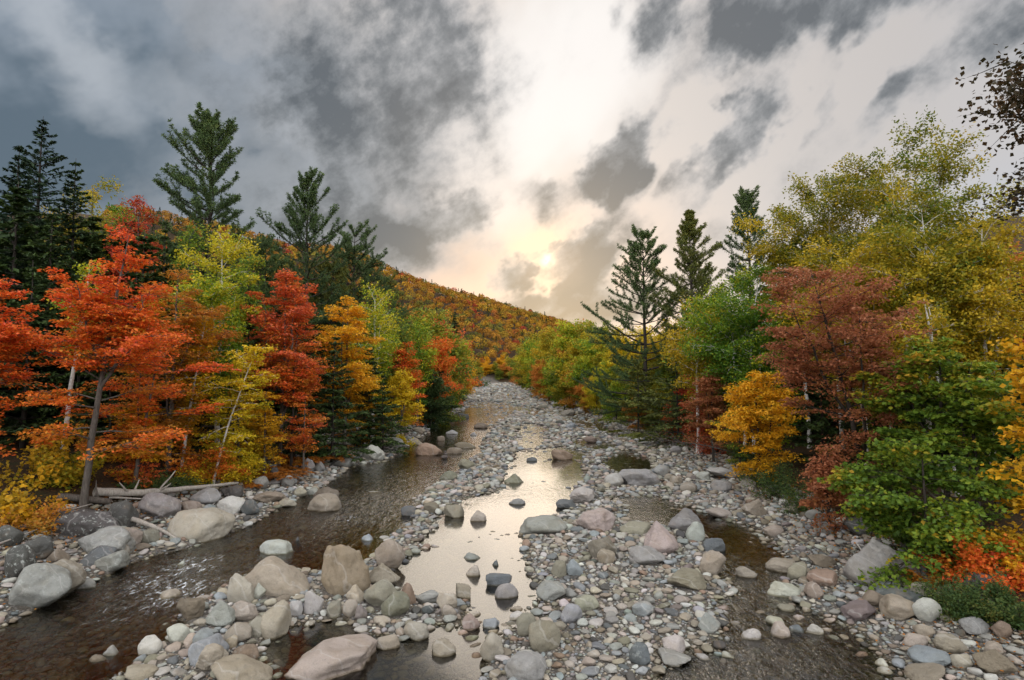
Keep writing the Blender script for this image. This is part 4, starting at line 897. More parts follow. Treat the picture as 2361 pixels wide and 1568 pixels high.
hero('maple_tree', broadleaf, 2120, 21, 1000, 430, 'green', 'dark', 'low spreading green maple flecked with orange over the right shore', seed=83, cb=.16, prof='low', nprim=42, leaders=1, e0=-8, e1=30, sub=7, spr=.40, flat=.10, n=24, size=.165, tilt=.55, droop=.40, asp=.85, tgrad=.1, tshift=-.02, skip=.16)
hero('birch_tree', broadleaf, 2190, 28.5, 640, 90, 'ochre', 'birch', 'white birch trunk showing through the green maple', seed=84, cb=.75, prof='oval', nprim=10, spr=.5, flat=.4, n=16, size=.18, tilt=.9, rt=.17, lean=(-1.1, 0), wob=.02)
hero('birch_tree', broadleaf, 2168, 28, 700, 80, 'ochre', 'birch', 'leaning white birch trunk beside the one in the green maple', seed=85, cb=.75, prof='oval', nprim=10, spr=.5, flat=.4, n=16, size=.18, tilt=.9, rt=.11, lean=(-1.9, 0), wob=.02)
hero('maple_tree', broadleaf, 2470, 19, 700, 330, 'gold', 'dark', 'gold big leaved maple reaching in from the right edge', seed=86, cb=.22, prof='oval', nprim=30, e0=-5, e1=40, sub=5, spr=.45, flat=.3, n=18, size=.20, tilt=.8, droop=.4, asp=.8, tshift=-.1)
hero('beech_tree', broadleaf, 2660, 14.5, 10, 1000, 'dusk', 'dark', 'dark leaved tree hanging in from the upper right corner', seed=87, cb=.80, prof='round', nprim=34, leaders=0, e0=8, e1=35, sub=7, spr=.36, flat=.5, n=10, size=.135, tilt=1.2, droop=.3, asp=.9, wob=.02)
for k, (px, Y, top, w, lf, lab) in enumerate([(2090, 44, 640, 200, 'hemlock', 'dark hemlock in the shade behind the highest ochre birch'), (2260, 38, 700, 190, 'hemlock', 'dark hemlock behind the green maple'), (1960, 46, 680, 180, 'hemlock', 'dark hemlock behind the big brick red maple'), (1800, 52, 720, 170, 'hemlock', 'dark hemlock behind the golden yellow beech'),
        (2350, 33, 820, 190, 'hemlock', 'dark hemlock at the right edge behind the gold maple'), (1680, 58, 760, 160, 'hemlock', 'dark hemlock behind the dull red sapling'), (2150, 32, 860, 150, 'hemlock', 'low dark hemlock between the two green maples'), (1890, 40, 800, 150, 'hemlock', 'low dark hemlock inside the brick red maple')]):
    hero('hemlock_tree', conifer, px, Y, top, w, lf, 'dark', lab, seed=110 + k, step=.6, nsz=.38, n=32)

# ------------------------------------------------------------------ prototypes copied along the far banks and into the dark of the woods
PROTOS = {}
def proto_plant(key, p):
    PROTOS[key] = (p.trunk_mesh("trunk", BARK['dark'], link=False), p.crown_mesh("crown", LEAF['lime'], link=False))
for k in range(4):
    proto_plant(('broad', k), broadleaf(200 + k, 14, 5.2, cb=.08, prof=['oval', 'dome', 'low', 'dome'][k], nprim=46, e0=5, e1=60, sub=5, spr=1.05, flat=.34, n=26, size=.42, tilt=.8))
for k in range(3):
    proto_plant(('conif', k), conifer(210 + k, 15, 3.4, step=.75, nsz=.5, n=34))
proto_plant(('pine', 0), pine(215, 24, 5.0, cb=.25, step=1.5, n=14, nsz=.5, tuft=.45))
def copy_plant(key, px, Y, H, leaf, kind, x=None, rz=None, wide=1.0, label=None, group=None):
    b = base_at(px, Y) if x is None else np.array([x, Y, g1(x, Y)])
    h0 = {'broad': 14, 'conif': 15, 'pine': 24}[key[0]]; s = H / h0
    e = empty(kind, b, rng.uniform(0, 6.28) if rz is None else rz, (s * wide, s * wide, s))
    for me, nm in zip(PROTOS[key], ("trunk", "crown")):
        o = bpy.data.objects.new(nm, me); C.objects.link(o); o.parent = e
        if nm == "crown": o.material_slots[0].link = 'OBJECT'; o.material_slots[0].material = LEAF[leaf]
    setp(e, label, 'tree', group); TREES.append(e); PLANTS.append((e, leaf, kind)); return e
rg = np.random.default_rng(77)
gl_far = 'autumn trees lining the far left bank'; gr_far = 'autumn trees massed along the far right bank'
# far left bank
for px, Y, top, lf, kk in [(1000, 105, 745, 'midgreen', 0), (1018, 118, 765, 'crimson', 1), (1030, 125, 790, 'red', 2), (1040, 140, 800, 'midgreen', 3), (1052, 155, 790, 'orange', 0), (1022, 98, 850, 'midgreen', 2), (1062, 185, 800, 'midgreen', 1), (1070, 215, 805, 'gold', 2),
        (1082, 250, 815, 'gold', 0), (1060, 170, 835, 'yellow', 3), (1076, 205, 845, 'gold', 1), (1090, 300, 838, 'ochre', 2), (985, 92, 800, 'orange', 1), (1040, 118, 850, 'shrub', 0), (1000, 88, 870, 'hemlock', 1), (1048, 132, 868, 'midgreen', 2),
        (1095, 360, 846, 'midgreen', 3), (1070, 260, 800, 'crimson', 1), (970, 110, 735, 'lime', 2), (1010, 140, 740, 'midgreen', 1), (1035, 190, 760, 'rust', 0), (1050, 240, 775, 'red', 3), (940, 120, 730, 'rust', 1), (920, 105, 735, 'midgreen', 3)]:
    px -= 16 if Y > 112 else 6
    b = base_at(px, Y); copy_plant(('broad', kk), px, Y, max(4, top_h(top, Y, b)), lf, 'riverside_tree', group=gl_far, wide=rg.uniform(.85, 1.15))
# across the far end of the visible river
for px, Y, top, lf, kk in [(1105, 478, 828, 'ochre', 0), (1122, 485, 824, 'gold', 1), (1140, 480, 834, 'midgreen', 2), (1155, 486, 822, 'gold', 3), (1168, 476, 838, 'ochre', 0), (1185, 470, 845, 'rust', 1), (1130, 474, 852, 'midgreen', 3), (1100, 440, 850, 'midgreen', 1)]:
    b = base_at(px, Y); copy_plant(('broad', kk), px, Y, max(5, top_h(top, Y, b)), lf, 'riverside_tree', group='trees across the far end of the river')
for k, px in enumerate(range(1088, 1206, 10)):
    Y = 468 + 5 * (k % 3); b = base_at(px, Y)
    copy_plant(('broad', (0, 2, 2, 3)[k % 4]), px, Y, 6.5 + 1.5 * (k % 4), ('ochre', 'midgreen', 'rust', 'gold', 'midgreen')[k % 5], 'riverside_tree', group='trees across the far end of the river', wide=1.35)
# far right bank
for px, Y, top, lf, kk in [(1195, 380, 835, 'rust', 1), (1205, 330, 812, 'midgreen', 3), (1222, 300, 800, 'ochre', 0), (1238, 280, 795, 'lime', 1), (1255, 265, 785, 'ochre', 3), (1245, 230, 830, 'rust', 2), (1270, 235, 780, 'lime', 0), (1288, 215, 772, 'ochre', 1), (1280, 190, 825, 'lime', 3),
        (1305, 200, 765, 'ochre', 2), (1312, 168, 815, 'midgreen', 0), (1325, 185, 762, 'rust', 3), (1345, 170, 762, 'lime', 1), (1335, 145, 830, 'rust', 2), (1360, 150, 770, 'ochre', 0), (1372, 135, 800, 'lime', 3), (1385, 160, 760, 'midgreen', 1), (1400, 130, 780, 'ochre', 2),
        (1375, 118, 860, 'yellow', 0), (1405, 108, 850, 'lime', 1), (1425, 120, 790, 'lime', 3), (1440, 104, 830, 'midgreen', 0), (1420, 96, 880, 'lime', 2), (1460, 96, 850, 'green', 3), (1490, 88, 850, 'midgreen', 1), (1445, 112, 775, 'yellow', 1), (1540, 84, 800, 'midgreen', 2),
        (1515, 76, 880, 'midgreen', 0), (1215, 345, 850, 'ochre', 2), (1265, 205, 850, 'rust', 1), (1300, 150, 868, 'ochre', 2), (1350, 125, 880, 'rust', 3), (1580, 66, 900, 'shrub', 0), (1620, 60, 870, 'crimson', 1), (1540, 70, 930, 'crimson', 2), (1470, 82, 915, 'rust', 2), (1640, 75, 700, 'lime', 0), (1530, 95, 760, 'yellow', 3)]:
    b = base_at(px, Y); copy_plant(('broad', kk), px, Y, max(3.5, top_h(top, Y, b)), lf, 'riverside_tree', group=gr_far, wide=rg.uniform(.85, 1.15))
# the dark wood behind the front rows, both sides
for side in (-1, 1):
    for k in range(64 if side < 0 else 48):
        Y = 26 + 80 * rg.random() ** 1.4; 
        x0 = np.interp(Y, YL, XL) if side < 0 else np.interp(Y, YR, XR)
        d = rg.uniform(6, 30) + (3 if Y < 60 else 0); x = x0 + side * d
        px = 1180 + F * x / Y
        # keep below the skyline read off the photograph
        lim = np.interp(px, [0, 130, 250, 370, 420, 620, 760, 900, 1000, 1300, 1450, 1560, 1700, 1850, 2050, 2360], [400, 420, 480, 520, 530, 600, 640, 700, 740, 800, 760, 720, 640, 500, 450, 560])
        b = np.array([x, Y, g1(x, Y)]); H = min(21, max(5, top_h(lim + rg.uniform(5, 90), Y, b)))
        if px < -500 or px > 2900: continue
        copy_plant(('conif', int(k % 3)), 0, Y, H, 'hemlock', 'shaded_tree', x=x, group='dark trees inside the left wood' if side < 0 else 'dark trees inside the right wood', wide=1.15)
# ------------------------------------------------------------------ undergrowth
SHR = []
def low(kind, p, px, Y, leaf, label, cat, group=None, rz=0.0, dz=0.0, py=None):
    b = base_at(px, Y, dz) if py is None else hit(px, py)
    e = empty(kind, b, rz); p.trunk_mesh("stem", BARK['dark'], e); p.crown_mesh("foliage", LEAF[leaf], e)
    setp(e, label, cat, group); SHR.append(e); return e
def sh(px, py, w, h, leaf, label, seed, kind='shrub', cat='shrub', **kw):
    P = hit(px, py); s = P[1] / F
    a = dict(nst=int(14 + w / 14), spr=max(.25, w * s * .13), size=.13, n=24); a.update(kw)
    return low(kind, shrub(seed, h * s, w * s / 2, **a), px, P[1], leaf, label, cat, py=py)
sh(60, 1200, 170, 95, 'gold', 'large leaved gold bush at the lower left under the orange maple', 301, spr=.40, size=.20, n=16, flat=.55, tilt=.9, tshift=-.32, asp=.85, nst=13)
sh(50, 1225, 170, 60, 'rust', 'orange brown bush spilling over the bank at the left edge', 302, spr=.35, size=.14, tshift=-.05, nst=18)
sh(70, 1110, 220, 120, 'gold', 'tall gold viburnum between the left edge maple and the white birch', 303, spr=.42, size=.2, n=14, flat=.55, tilt=.9, tshift=-.35, asp=.85, nst=11)
sh(478, 1114, 130, 95, 'orange', 'orange bush at the right end of the drift log', 304, size=.15, spr=.38, flat=.2, tilt=.5, tshift=-.05)
sh(495, 1118, 110, 70, 'yellow', 'yellow bush in front of the orange bush by the drift log', 305, size=.15, spr=.38, flat=.25, tilt=.5, tshift=.15)
sh(548, 1102, 90, 95, 'yellow', 'yellow bush right of the orange bush by the drift log', 306, size=.16, spr=.4, flat=.2, tilt=.5)
sh(312, 1120, 90, 60, 'red', 'small red maple sapling in the dark under the orange maple', 307, size=.15, spr=.35, flat=.15, tilt=.4, tshift=.1)
sh(395, 1126, 130, 40, 'shrub', 'dark green shrub lying along the drift log', 308, size=.12)
sh(330, 1134, 90, 45, 'shrub', 'little green shrub behind the drift log', 309, size=.12)
sh(255, 1060, 110, 90, 'rust', 'rusty sapling beneath the big orange maple', 310, flat=.15, tilt=.5, size=.15)
sh(370, 1050, 120, 130, 'gold', 'gold sapling in the dark beneath the rusty beech', 311, flat=.12, tilt=.45, size=.16, tshift=-.1)
sh(150, 1120, 120, 90, 'ochre', 'olive gold bush at the foot of the white birch', 312, size=.18, n=14, tilt=.9, asp=.85)
sh(690, 1030, 110, 40, 'shrub', 'green shrub on the left shore above the grey boulders', 313)
sh(760, 1000, 90, 40, 'shrub', 'low green shrub in the hemlock shade on the left shore', 314)
sh(860, 985, 80, 45, 'shrub', 'green shrub at the water halfway along the left bank', 315, size=.2)
sh(962, 955, 60, 60, 'rust', 'rusty bush at the water below the yellow sapling', 316, size=.22, spr=.6)
sh(990, 940, 60, 50, 'shrub', 'green bush on the shore behind the rusty waterside bush', 317, size=.24, spr=.6)
sh(1030, 932, 46, 36, 'shrub', 'green bush far along the left shore', 318, size=.3, spr=.7)
sh(930, 965, 60, 70, 'yellow', 'bright yellow bush dipping to the left shore', 319, size=.22, spr=.6, tshift=.25)
for k, (px, py, w, lab) in enumerate([(600, 1098, 100, 'rusty bracken beside the yellow bush on the left bank'), (660, 1068, 110, 'rusty bracken in the middle of the left bank'), (560, 1120, 70, 'orange bracken by the boulders right of the drift log'), (720, 1035, 80, 'rusty bracken above the left shore boulders'),
        (800, 1010, 80, 'rusty bracken under the golden beech'), (870, 975, 60, 'brown bracken beyond the pale angular boulder'), (300, 1136, 70, 'orange bracken behind the drift log'), (630, 1085, 80, 'brown bracken between the two big bracken clumps')]):
    P = hit(px, py); low('fern', fern(330 + k, W(w, P[1]) / 2 * 1.3, .9, plants=14), px, P[1], 'fern', lab, 'fern', 'bracken on the left bank', py=py)
sh(1800, 1150, 110, 80, 'shrub', 'dark green shrub on the right shore below the brick red maple', 350, size=.11)
sh(1765, 1115, 100, 70, 'shrub', 'green shrub at the foot of the golden yellow beech', 351, size=.11)
sh(1845, 1178, 80, 50, 'shrub', 'small green shrub at the edge of the pebbles on the right shore', 352, size=.1)
sh(1720, 1065, 90, 60, 'shrub', 'dark green shrub left of the golden yellow beech', 353, size=.12)
sh(1650, 1045, 120, 70, 'crimson', 'dull crimson bush on the right shore', 354, size=.13, spr=.4)
sh(1580, 1020, 110, 70, 'crimson', 'dark crimson thicket under the olive hemlock', 355, size=.15, spr=.5, tshift=-.15)
sh(1525, 985, 100, 60, 'fern', 'brown thicket on the right shore under the hemlocks', 356, size=.16, spr=.5)
sh(1460, 960, 90, 46, 'fern', 'rusty thicket by the right shore boulders', 357, size=.2, spr=.6)
sh(1410, 972, 62, 34, 'dusk', 'brown twiggy bush standing on the gravel', 358, size=.12, n=10, spr=.5, flat=.7)
sh(1360, 938, 56, 30, 'shrub', 'small green bush on the far right shore', 359, size=.3, spr=.6)
sh(1205, 889, 60, 14, 'fern', 'rusty bushes beside the far bend of the river', 360, size=.6, spr=1.4)
sh(1100, 893, 46, 12, 'shrub', 'green bush at the far bend of the river', 361, size=.6, spr=1.4)
sh(2265, 1345, 190, 105, 'orange', 'fiery orange bush behind the huge grey boulder', 362, size=.13, spr=.3, tshift=.02, nst=40, n=26, tilt=.8, asp=.8)
sh(2330, 1320, 150, 110, 'gold', 'gold bush at the right edge above the fiery orange bush', 363, size=.15, spr=.3, tshift=-.2, nst=34, asp=.8)
sh(2128, 1345, 60, 46, 'rust', 'orange sprig growing against the huge grey boulder', 364, size=.11, spr=.2, nst=12)
sh(2215, 1412, 130, 85, 'shrub', 'dark green shrub below the fiery orange bush', 365, size=.085, spr=.22, nst=34, n=34)
sh(2345, 1440, 110, 100, 'shrub', 'dark green shrub in the lower right corner', 366, size=.085, spr=.22, nst=30, n=34)
sh(2200, 1270, 140, 80, 'midgreen', 'green sapling under the low green maple', 367, size=.14, spr=.3, asp=.85)
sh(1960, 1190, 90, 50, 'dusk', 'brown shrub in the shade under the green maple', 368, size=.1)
sh(1940, 1140, 100, 60, 'midgreen', 'green sapling below the brick red maple', 369, size=.13, asp=.8)
# extra layered saplings that close the gaps under the front trees
for k, (px, Y, top, w, lf, lab) in enumerate([
        (330, 33, 900, 130, 'gold', 'gold sapling behind the small red maple sapling'),
        (555, 39, 800, 130, 'yellow', 'yellow sapling between the leaning birch and the red maple'), 
        (590, 42, 930, 120, 'gold', 'gold sapling left of the red maple trunk'), (675, 44, 780, 110, 'orange', 'orange sapling in front of the hemlocks by the red maple'), 
        (840, 60, 880, 80, 'gold', 'gold sapling low beside the golden beech'), (2040, 29, 880, 130, 'midgreen', 'green sapling inside the brick red maple'),
        (2280, 26, 880, 150, 'midgreen', 'green sapling below the right edge birches'), (1700, 44, 900, 110, 'midgreen', 'green sapling left of the golden yellow beech'), (1790, 42, 760, 120, 'lime', 'lime sapling between the yellow green birch and the brick red maple'), (2240, 24, 800, 170, 'green', 'bushy green maple sapling filling the right of the green maple')]):
    hero('maple_sapling', broadleaf, px, Y, top, w, lf, 'dark', lab, seed=400 + k, cb=.12, prof='oval', nprim=22, skip=.15, leaders=1, e0=2, e1=40, spr=.42, flat=.12, n=24, size=.165, tilt=.45, tshift=-.05)

# ------------------------------------------------------------------ drift wood
def log(name, pts, r0, r1, label, cat='log', bark='wood', knots=0, seed=0, rise=0.0, stubs=2):
    P = [hit(a, b) + np.array([0, 0, z]) for a, b, z in pts]
    r = np.random.default_rng(seed); p = Plant(seed); D = []
    for i in range(len(P) - 1):
        for q in np.linspace(0, 1, 6, endpoint=i == len(P) - 2): D.append(P[i] * (1 - q) + P[i + 1] * q)
    D = np.array(D) + r.normal(size=(len(D), 3)) * r0 * .10
    p.tube(D - D[0], np.linspace(r0, r1, len(D)) * (1 + r.normal(size=len(D)) * .06), 10)
    for k in range(stubs):
        q = r.uniform(.15, .9); b = along(D - D[0], q); d = r.normal(size=3); d[2] = abs(d[2]); br = path(r, b, d, r0 * r.uniform(2.5, 6), 4, (0, 0, .2), .1)
        p.tube(br, np.linspace(r0 * .3, r0 * .12, 4), 5)
    o = p.trunk_mesh(name, BARK[bark]); o.location = D[0]
    setp(o, label, cat); return o
log('drift_log', [(215, 1158, .5), (330, 1160, .55), (440, 1149, .6), (548, 1134, .55)], .23, .08, 'long bleached drift log lying along the left bank', seed=1, stubs=4)
log('drift_log', [(130, 1162, .35), (250, 1172, .35)], .19, .15, 'short thick brown log end under the bleached drift log', bark='grey', seed=2)
log('drift_branch', [(60, 1222, .2), (120, 1208, .4), (210, 1186, .5)], .05, .025, 'thin pale branch leaning over the lichened block', 'branch', seed=3, stubs=1)
log('drift_branch', [(-20, 1272, .2), (84, 1246, .45)], .04, .02, 'thin pale branch at the left edge above the boulders', 'branch', seed=4, stubs=1)
log('drift_branch', [(305, 1216, .40), (370, 1236, .32), (445, 1268, .05)], .13, .045, 'stripped branch sloping into the left channel beside the pale boulder', 'branch', seed=5, stubs=0)
log('drift_branch', [(250, 1160, .3), (340, 1166, .35)], .06, .03, 'slim pale stick below the bleached drift log', 'branch', seed=6, stubs=1)
log('drift_branch', [(2052, 1262, .1), (2110, 1280, .12), (2160, 1300, .1)], .05, .03, 'dark branch lying on the right shore gravel', 'branch', bark='dark', seed=7, stubs=1)
log('drift_branch', [(1965, 1242, .05), (1988, 1278, .12)], .045, .03, 'short white branch on the right shore above the huge grey boulder', 'branch', bark='birch', seed=8, stubs=1)
log('drift_branch', [(1885, 1240, .06), (1950, 1258, .08), (2010, 1285, .06)], .04, .02, 'dark stick lying across the right shore gravel', 'branch', bark='dark', seed=9, stubs=1)
log('drift_branch', [(478, 1176, .12), (495, 1168, .2)], .03, .012, 'tiny white splinter wedged by the whitish oval boulder', 'branch', bark='birch', seed=10, stubs=0)
# a bare dead sapling reaching over the right shore
p = Plant(520); r = p.r; b = base_at(1700, 46); main = path(r, (0, 0, .8), (-.9, -.25, .28), W(250, 44), 9, (0, 0, .05), .07); p.tube(main, np.linspace(.05, .008, 9), 6)
for k in range(26):
    q = r.uniform(.15, 1); o0 = along(main, q); d = np.array([-.8, r.normal() * .6, r.normal() * .6]); br = path(r, o0, d, r.uniform(.5, 2.2) * (1.2 - q * .6), 5, (0, 0, .1), .14); p.tube(br, np.linspace(.016, .004, 5), 4)
    for j in range(3): p.tube(path(r, along(br, r.uniform(.3, .9)), r.normal(size=3) + np.array([-.8, 0, 0]), r.uniform(.25, .7), 4, (0, 0, 0), .1), np.linspace(.007, .003, 4), 3)
o = p.trunk_mesh("bare_branch", BARK['grey']); o.location = b; setp(o, 'bare grey dead branch reaching over the right shore left of the golden beech', 'branch')

# ------------------------------------------------------------------ the wooded ridge: far too many crowns to count
def forest():
    r = np.random.default_rng(5); pts = []
    n = 26000
    x = r.uniform(-620, 330, n); y = r.uniform(260, 1150, n)
    # stratify
    g = 8.6; key = {}; 
    z = ground(x, y, False); sl, sr = bank_s(x, y)
    px, py, dd = project(np.stack([x, y, z + 6], 1))
    hl = ridge_h(x, y, RIDGE, 262.0)
    ok = (np.maximum(np.maximum(sl, sr), (y - 468) * .7) > 12) & (px > 250) & (px < 1460) & (py < 905) & (hl > -1)
    for k in np.where(ok)[0]:
        c = (int(x[k] // g), int(y[k] // g))
        if c in key: continue
        key[c] = 1; pts.append(k)
    pts = np.array(pts); return x[pts], y[pts], z[pts], px[pts], py[pts], dd[pts], r
fx, fy, fz, fpx, fpy, fdd, r = forest()
n = len(fx)
P3 = np.stack([fx, fy, fx * 0], 1)
patch = fbm(P3 * .012, 71, 3) + .35 * r.normal(size=n)
hgt = (fz - 6) / 140.0
FC = np.array([(.36, .20, .03), (.42, .27, .03), (.30, .22, .03), (.20, .20, .035), (.33, .13, .03), (.34, .075, .035), (.12, .14, .035), (.27, .155, .03), (.05, .07, .03)])
wt = np.stack([1.6 + patch * 1.2, 1.1 - patch * .8 - hgt * .3, 1.0 + hgt * .5 + 0 * patch, .7 - patch * .3, .9 + patch, .85 + patch * 1.1 - hgt * .9, .55 - patch * .4, 1.1 + hgt, .25 + 2.2 * smooth(.62, 1.05, hgt) + .35 * (fpx < 900)], 1)
wt = np.clip(wt, .02, None); wt /= wt.sum(1, keepdims=True)
ck = (np.cumsum(wt, 1) > r.random((n, 1))).argmax(1)
con = (ck == 8) | (r.random(n) < .05)
m = 110
Rr = r.uniform(3.8, 6.4, n); Hh = r.uniform(7, 12, n)
rep = np.repeat(np.arange(n), m)
D = r.normal(size=(n * m, 3)); D /= np.linalg.norm(D, axis=1, keepdims=True); D[:, 2] = np.abs(D[:, 2]) * 1.0 - .25
lump = 1 + .22 * vnoise(D * 2.2 + rep[:, None] * 3.7, 5)
pos = D * lump[:, None] * r.uniform(.78, 1.02, n * m)[:, None] * np.stack([Rr, Rr, Hh * .55], 1)[rep]
tcon = r.random(n * m)
cz = con[rep]
pc = np.stack([np.cos(tcon * 999.) * (1 - tcon) * 2.3, np.sin(tcon * 999.) * (1 - tcon) * 2.3, tcon * 13.0 - 5.5], 1)
pos = np.where(cz[:, None], pc, pos)
ctr = np.stack([fx, fy, fz + Hh * .62], 1)[rep] + pos
N = pos / (np.linalg.norm(pos, axis=1, keepdims=True) + 1e-6) + r.normal(size=(n * m, 3)) * .32; N /= np.linalg.norm(N, axis=1, keepdims=True)
T = np.cross(N, r.normal(size=(n * m, 3))); T /= np.linalg.norm(T, axis=1, keepdims=True) + 1e-9; B = np.cross(N, T)
s = (r.uniform(.5, 1.0, n * m) * np.where(cz, .8, 1.0))[:, None]
Vq = np.stack([ctr - T * s, ctr + B * s * .7, ctr + T * s, ctr - B * s * .7], 1).reshape(-1, 3)
col = np.where(con[:, None], np.array([[.04, .06, .028]]), FC[ck] * np.array([1.1, .92, 1.0])) * (1 + r.normal(size=(n, 1)) * .16)
col = np.clip(col[rep] * (1 + r.normal(size=(n * m, 1)) * .08), .01, .8)
mt, t, out = material("ridge_forest_leaf")
c = t.attr("Col", "Color"); b = t.new("ShaderNodeBsdfDiffuse"); t.put(b.inputs[0], c); tr = t.new("ShaderNodeBsdfTranslucent"); t.put(tr.inputs[0], c)
mx = t.new("ShaderNodeMixShader"); t.put(mx.inputs[0], .18); t.l.new(b.outputs[0], mx.inputs[1]); t.l.new(tr.outputs[0], mx.inputs[2]); t.l.new(mx.outputs[0], out.inputs[0])
o = mesh_np("ridge_forest", Vq, np.arange(len(Vq)).reshape(-1, 4), mt, False, {"Col": ("FLOAT_COLOR", "FACE", np.concatenate([col, np.ones((len(col), 1))], 1))})
setp(o, "far ridge covered with orange, gold, red and green autumn forest", "forest", None, "stuff")
print("forest", n)

# ------------------------------------------------------------------ two people far out on the stones
def skin(name, joints, edges, radii, mat, parent, root=0, sub=1):
    bm = bmesh.new(); L = bm.verts.layers.skin.verify(); vs = []
    for k, (j, rad) in enumerate(zip(joints, radii)):
        v = bm.verts.new(j); v[L].radius = (rad, rad) if np.isscalar(rad) else rad; v[L].use_root = (k == root); vs.append(v)
    for a, b in edges: bm.edges.new((vs[a], vs[b]))
    me = bpy.data.meshes.new(name); bm.to_mesh(me); bm.free(); me.materials.append(mat)
    o = bpy.data.objects.new(name, me); C.objects.link(o); o.parent = parent
    mo = o.modifiers.new("Skin", 'SKIN'); mo.use_smooth_shade = True
    ms = o.modifiers.new("Subdivision", 'SUBSURF'); ms.levels = sub; ms.render_levels = sub
    return o
def plain(name, c, rough=.8):
    m, t, out = material(name); n_ = t.noise(t.new("ShaderNodeTexCoord").outputs["Object"], 30.0, 3)
    t.l.new(principled(t, t.mix(t.math('MULTIPLY', n_, .4), tuple(c) + (1,), tuple(x * .6 for x in c) + (1,)), rough), out.inputs[0]); return m
SKIN = plain("skin", (.45, .28, .20), .6)
def person(loc, rz, jacket, trousers, hair, label, crouch=0.0, arm=1.0):
    e = empty("person", loc, rz)
    J = [(0, 0, .96), (0, -.01, 1.14), (0, 0, 1.34), (0, .01, 1.47), (0, -.02, 1.56), (0, -.03, 1.66), (.19, 0, 1.42), (-.19, 0, 1.42), (.27, .02 - .05 * arm, 1.16), (-.27, .02 - .05 * arm, 1.16), (.25, -.12 * arm, .93), (-.25, -.16 * arm, .93),
         (.10, 0, .90), (-.10, 0, .90), (.12, -.03, .50), (-.12, .02, .50), (.13, .02, .09), (-.12, .08, .09), (.14, -.12, .04), (-.13, -.06, .04)]
    E = [(0, 1), (1, 2), (2, 3), (3, 4), (4, 5), (2, 6), (2, 7), (6, 8), (7, 9), (8, 10), (9, 11), (0, 12), (0, 13), (12, 14), (13, 15), (14, 16), (15, 17), (16, 18), (17, 19)]
    Rd = [.12, .115, .13, .055, .075, .082, .06, .06, .042, .042, .03, .03, .085, .085, .058, .058, .042, .042, .035, .035]
    for side, w in ((1, 10), (-1, 11)):
        wx, wy, wz = J[w]; J.append((wx, wy - .02, wz - .07)); Rd.append(.026); palm = len(J) - 1; E.append((w, palm))
        for f in range(4):
            J.append((wx + .004 * side, wy - .045 + .022 * f, wz - .125 + .006 * abs(f - 1))); Rd.append(.009); E.append((palm, len(J) - 1))
            a = len(J) - 1; J.append((wx - .012 * side, wy - .05 + .022 * f, wz - .165 + .008 * abs(f - 1))); Rd.append(.008); E.append((a, len(J) - 1))
        J.append((wx - .02 * side, wy - .055, wz - .085)); Rd.append(.010); E.append((palm, len(J) - 1))
    skin("body", J, E, Rd, SKIN, e)
    skin("jacket", [J[0], J[1], J[2], (0, .005, 1.44), J[6], J[7], J[8], J[9], (J[10][0], J[10][1], J[10][2] + .04), (J[11][0], J[11][1], J[11][2] + .04), (0, 0, .86)], [(0, 1), (1, 2), (2, 3), (2, 4), (2, 5), (4, 6), (5, 7), (6, 8), (7, 9), (0, 10)],
         [(.17, .14), (.165, .14), (.18, .14), .08, .085, .085, .062, .062, .05, .05, (.18, .15)], jacket, e)
    skin("trousers", [(0, 0, .93), J[12], J[13], J[14], J[15], (J[16][0], J[16][1], .1), (J[17][0], J[17][1], .1)], [(0, 1), (0, 2), (1, 3), (2, 4), (3, 5), (4, 6)], [.14, .105, .105, .078, .078, .06, .06], trousers, e)
    skin("hair", [(0, .02, 1.66), (0, .0, 1.74), (0, .05, 1.60)], [(0, 1), (0, 2)], [.10, .085, .08], hair, e)
    setp(e, label, "person"); return e
DARKC = plain("black_cloth", (.012, .012, .016)); YELC = plain("yellow_cloth", (.50, .30, .03)); JEAN = plain("dark_trousers", (.03, .035, .05)); OLV = plain("ochre_trousers", (.22, .14, .04)); HAIR = plain("dark_hair", (.02, .014, .01))
for px, py, j, tr_, lab, rz in [(1132, 923, DARKC, JEAN, 'person in black standing far out on the stones', .4), (1171, 923, YELC, OLV, 'person in a yellow jacket standing far out on the stones', -2.6)]:
    P = on_z(px, py, .15); P[1] = min(P[1], 215); P[0] = (px - 1180) / F * P[1]; P[2] = g1(P[0], P[1]) + (1.15 if px < 1150 else .80)
    person(P, rz, j, tr_, HAIR, lab)
    fr_ = proto('f', 2)   # a flat stone under the feet
    o = bpy.data.objects.new("river_stone", fr_); C.objects.link(o); hz_ = (P[2] - g1(P[0], P[1]) + .15) / 2; o.location = (P[0], P[1], P[2] - hz_ * .93); o.scale = (.95, .8, hz_); o.color = (.30, .29, .27, 1); o["lichen"] = 0.0
    setp(o, 'flat grey stone under the ' + lab.split(' standing')[0], 'stone')
# a little cairn in midstream: three stones piled on one another
P = on_z(1025, 1058, 0); zc_ = .0; nmz = ['wide bottom stone of the little cairn in midstream', 'middle stone of the little cairn in midstream', 'small top stone of the little cairn in midstream']
for k, s in enumerate([.34, .24, .15]):
    o = bpy.data.objects.new("cairn_stone", proto('f', 3 + k)); C.objects.link(o); hz = s * .62; o.location = (P[0] + .02 * k, P[1], zc_ + hz * .8); o.scale = (s, s * .8, hz); zc_ += hz * 1.7
    o.color = (.13, .11, .10, 1); o["lichen"] = 0.0; setp(o, nmz[k], 'stone', 'cairn stones')

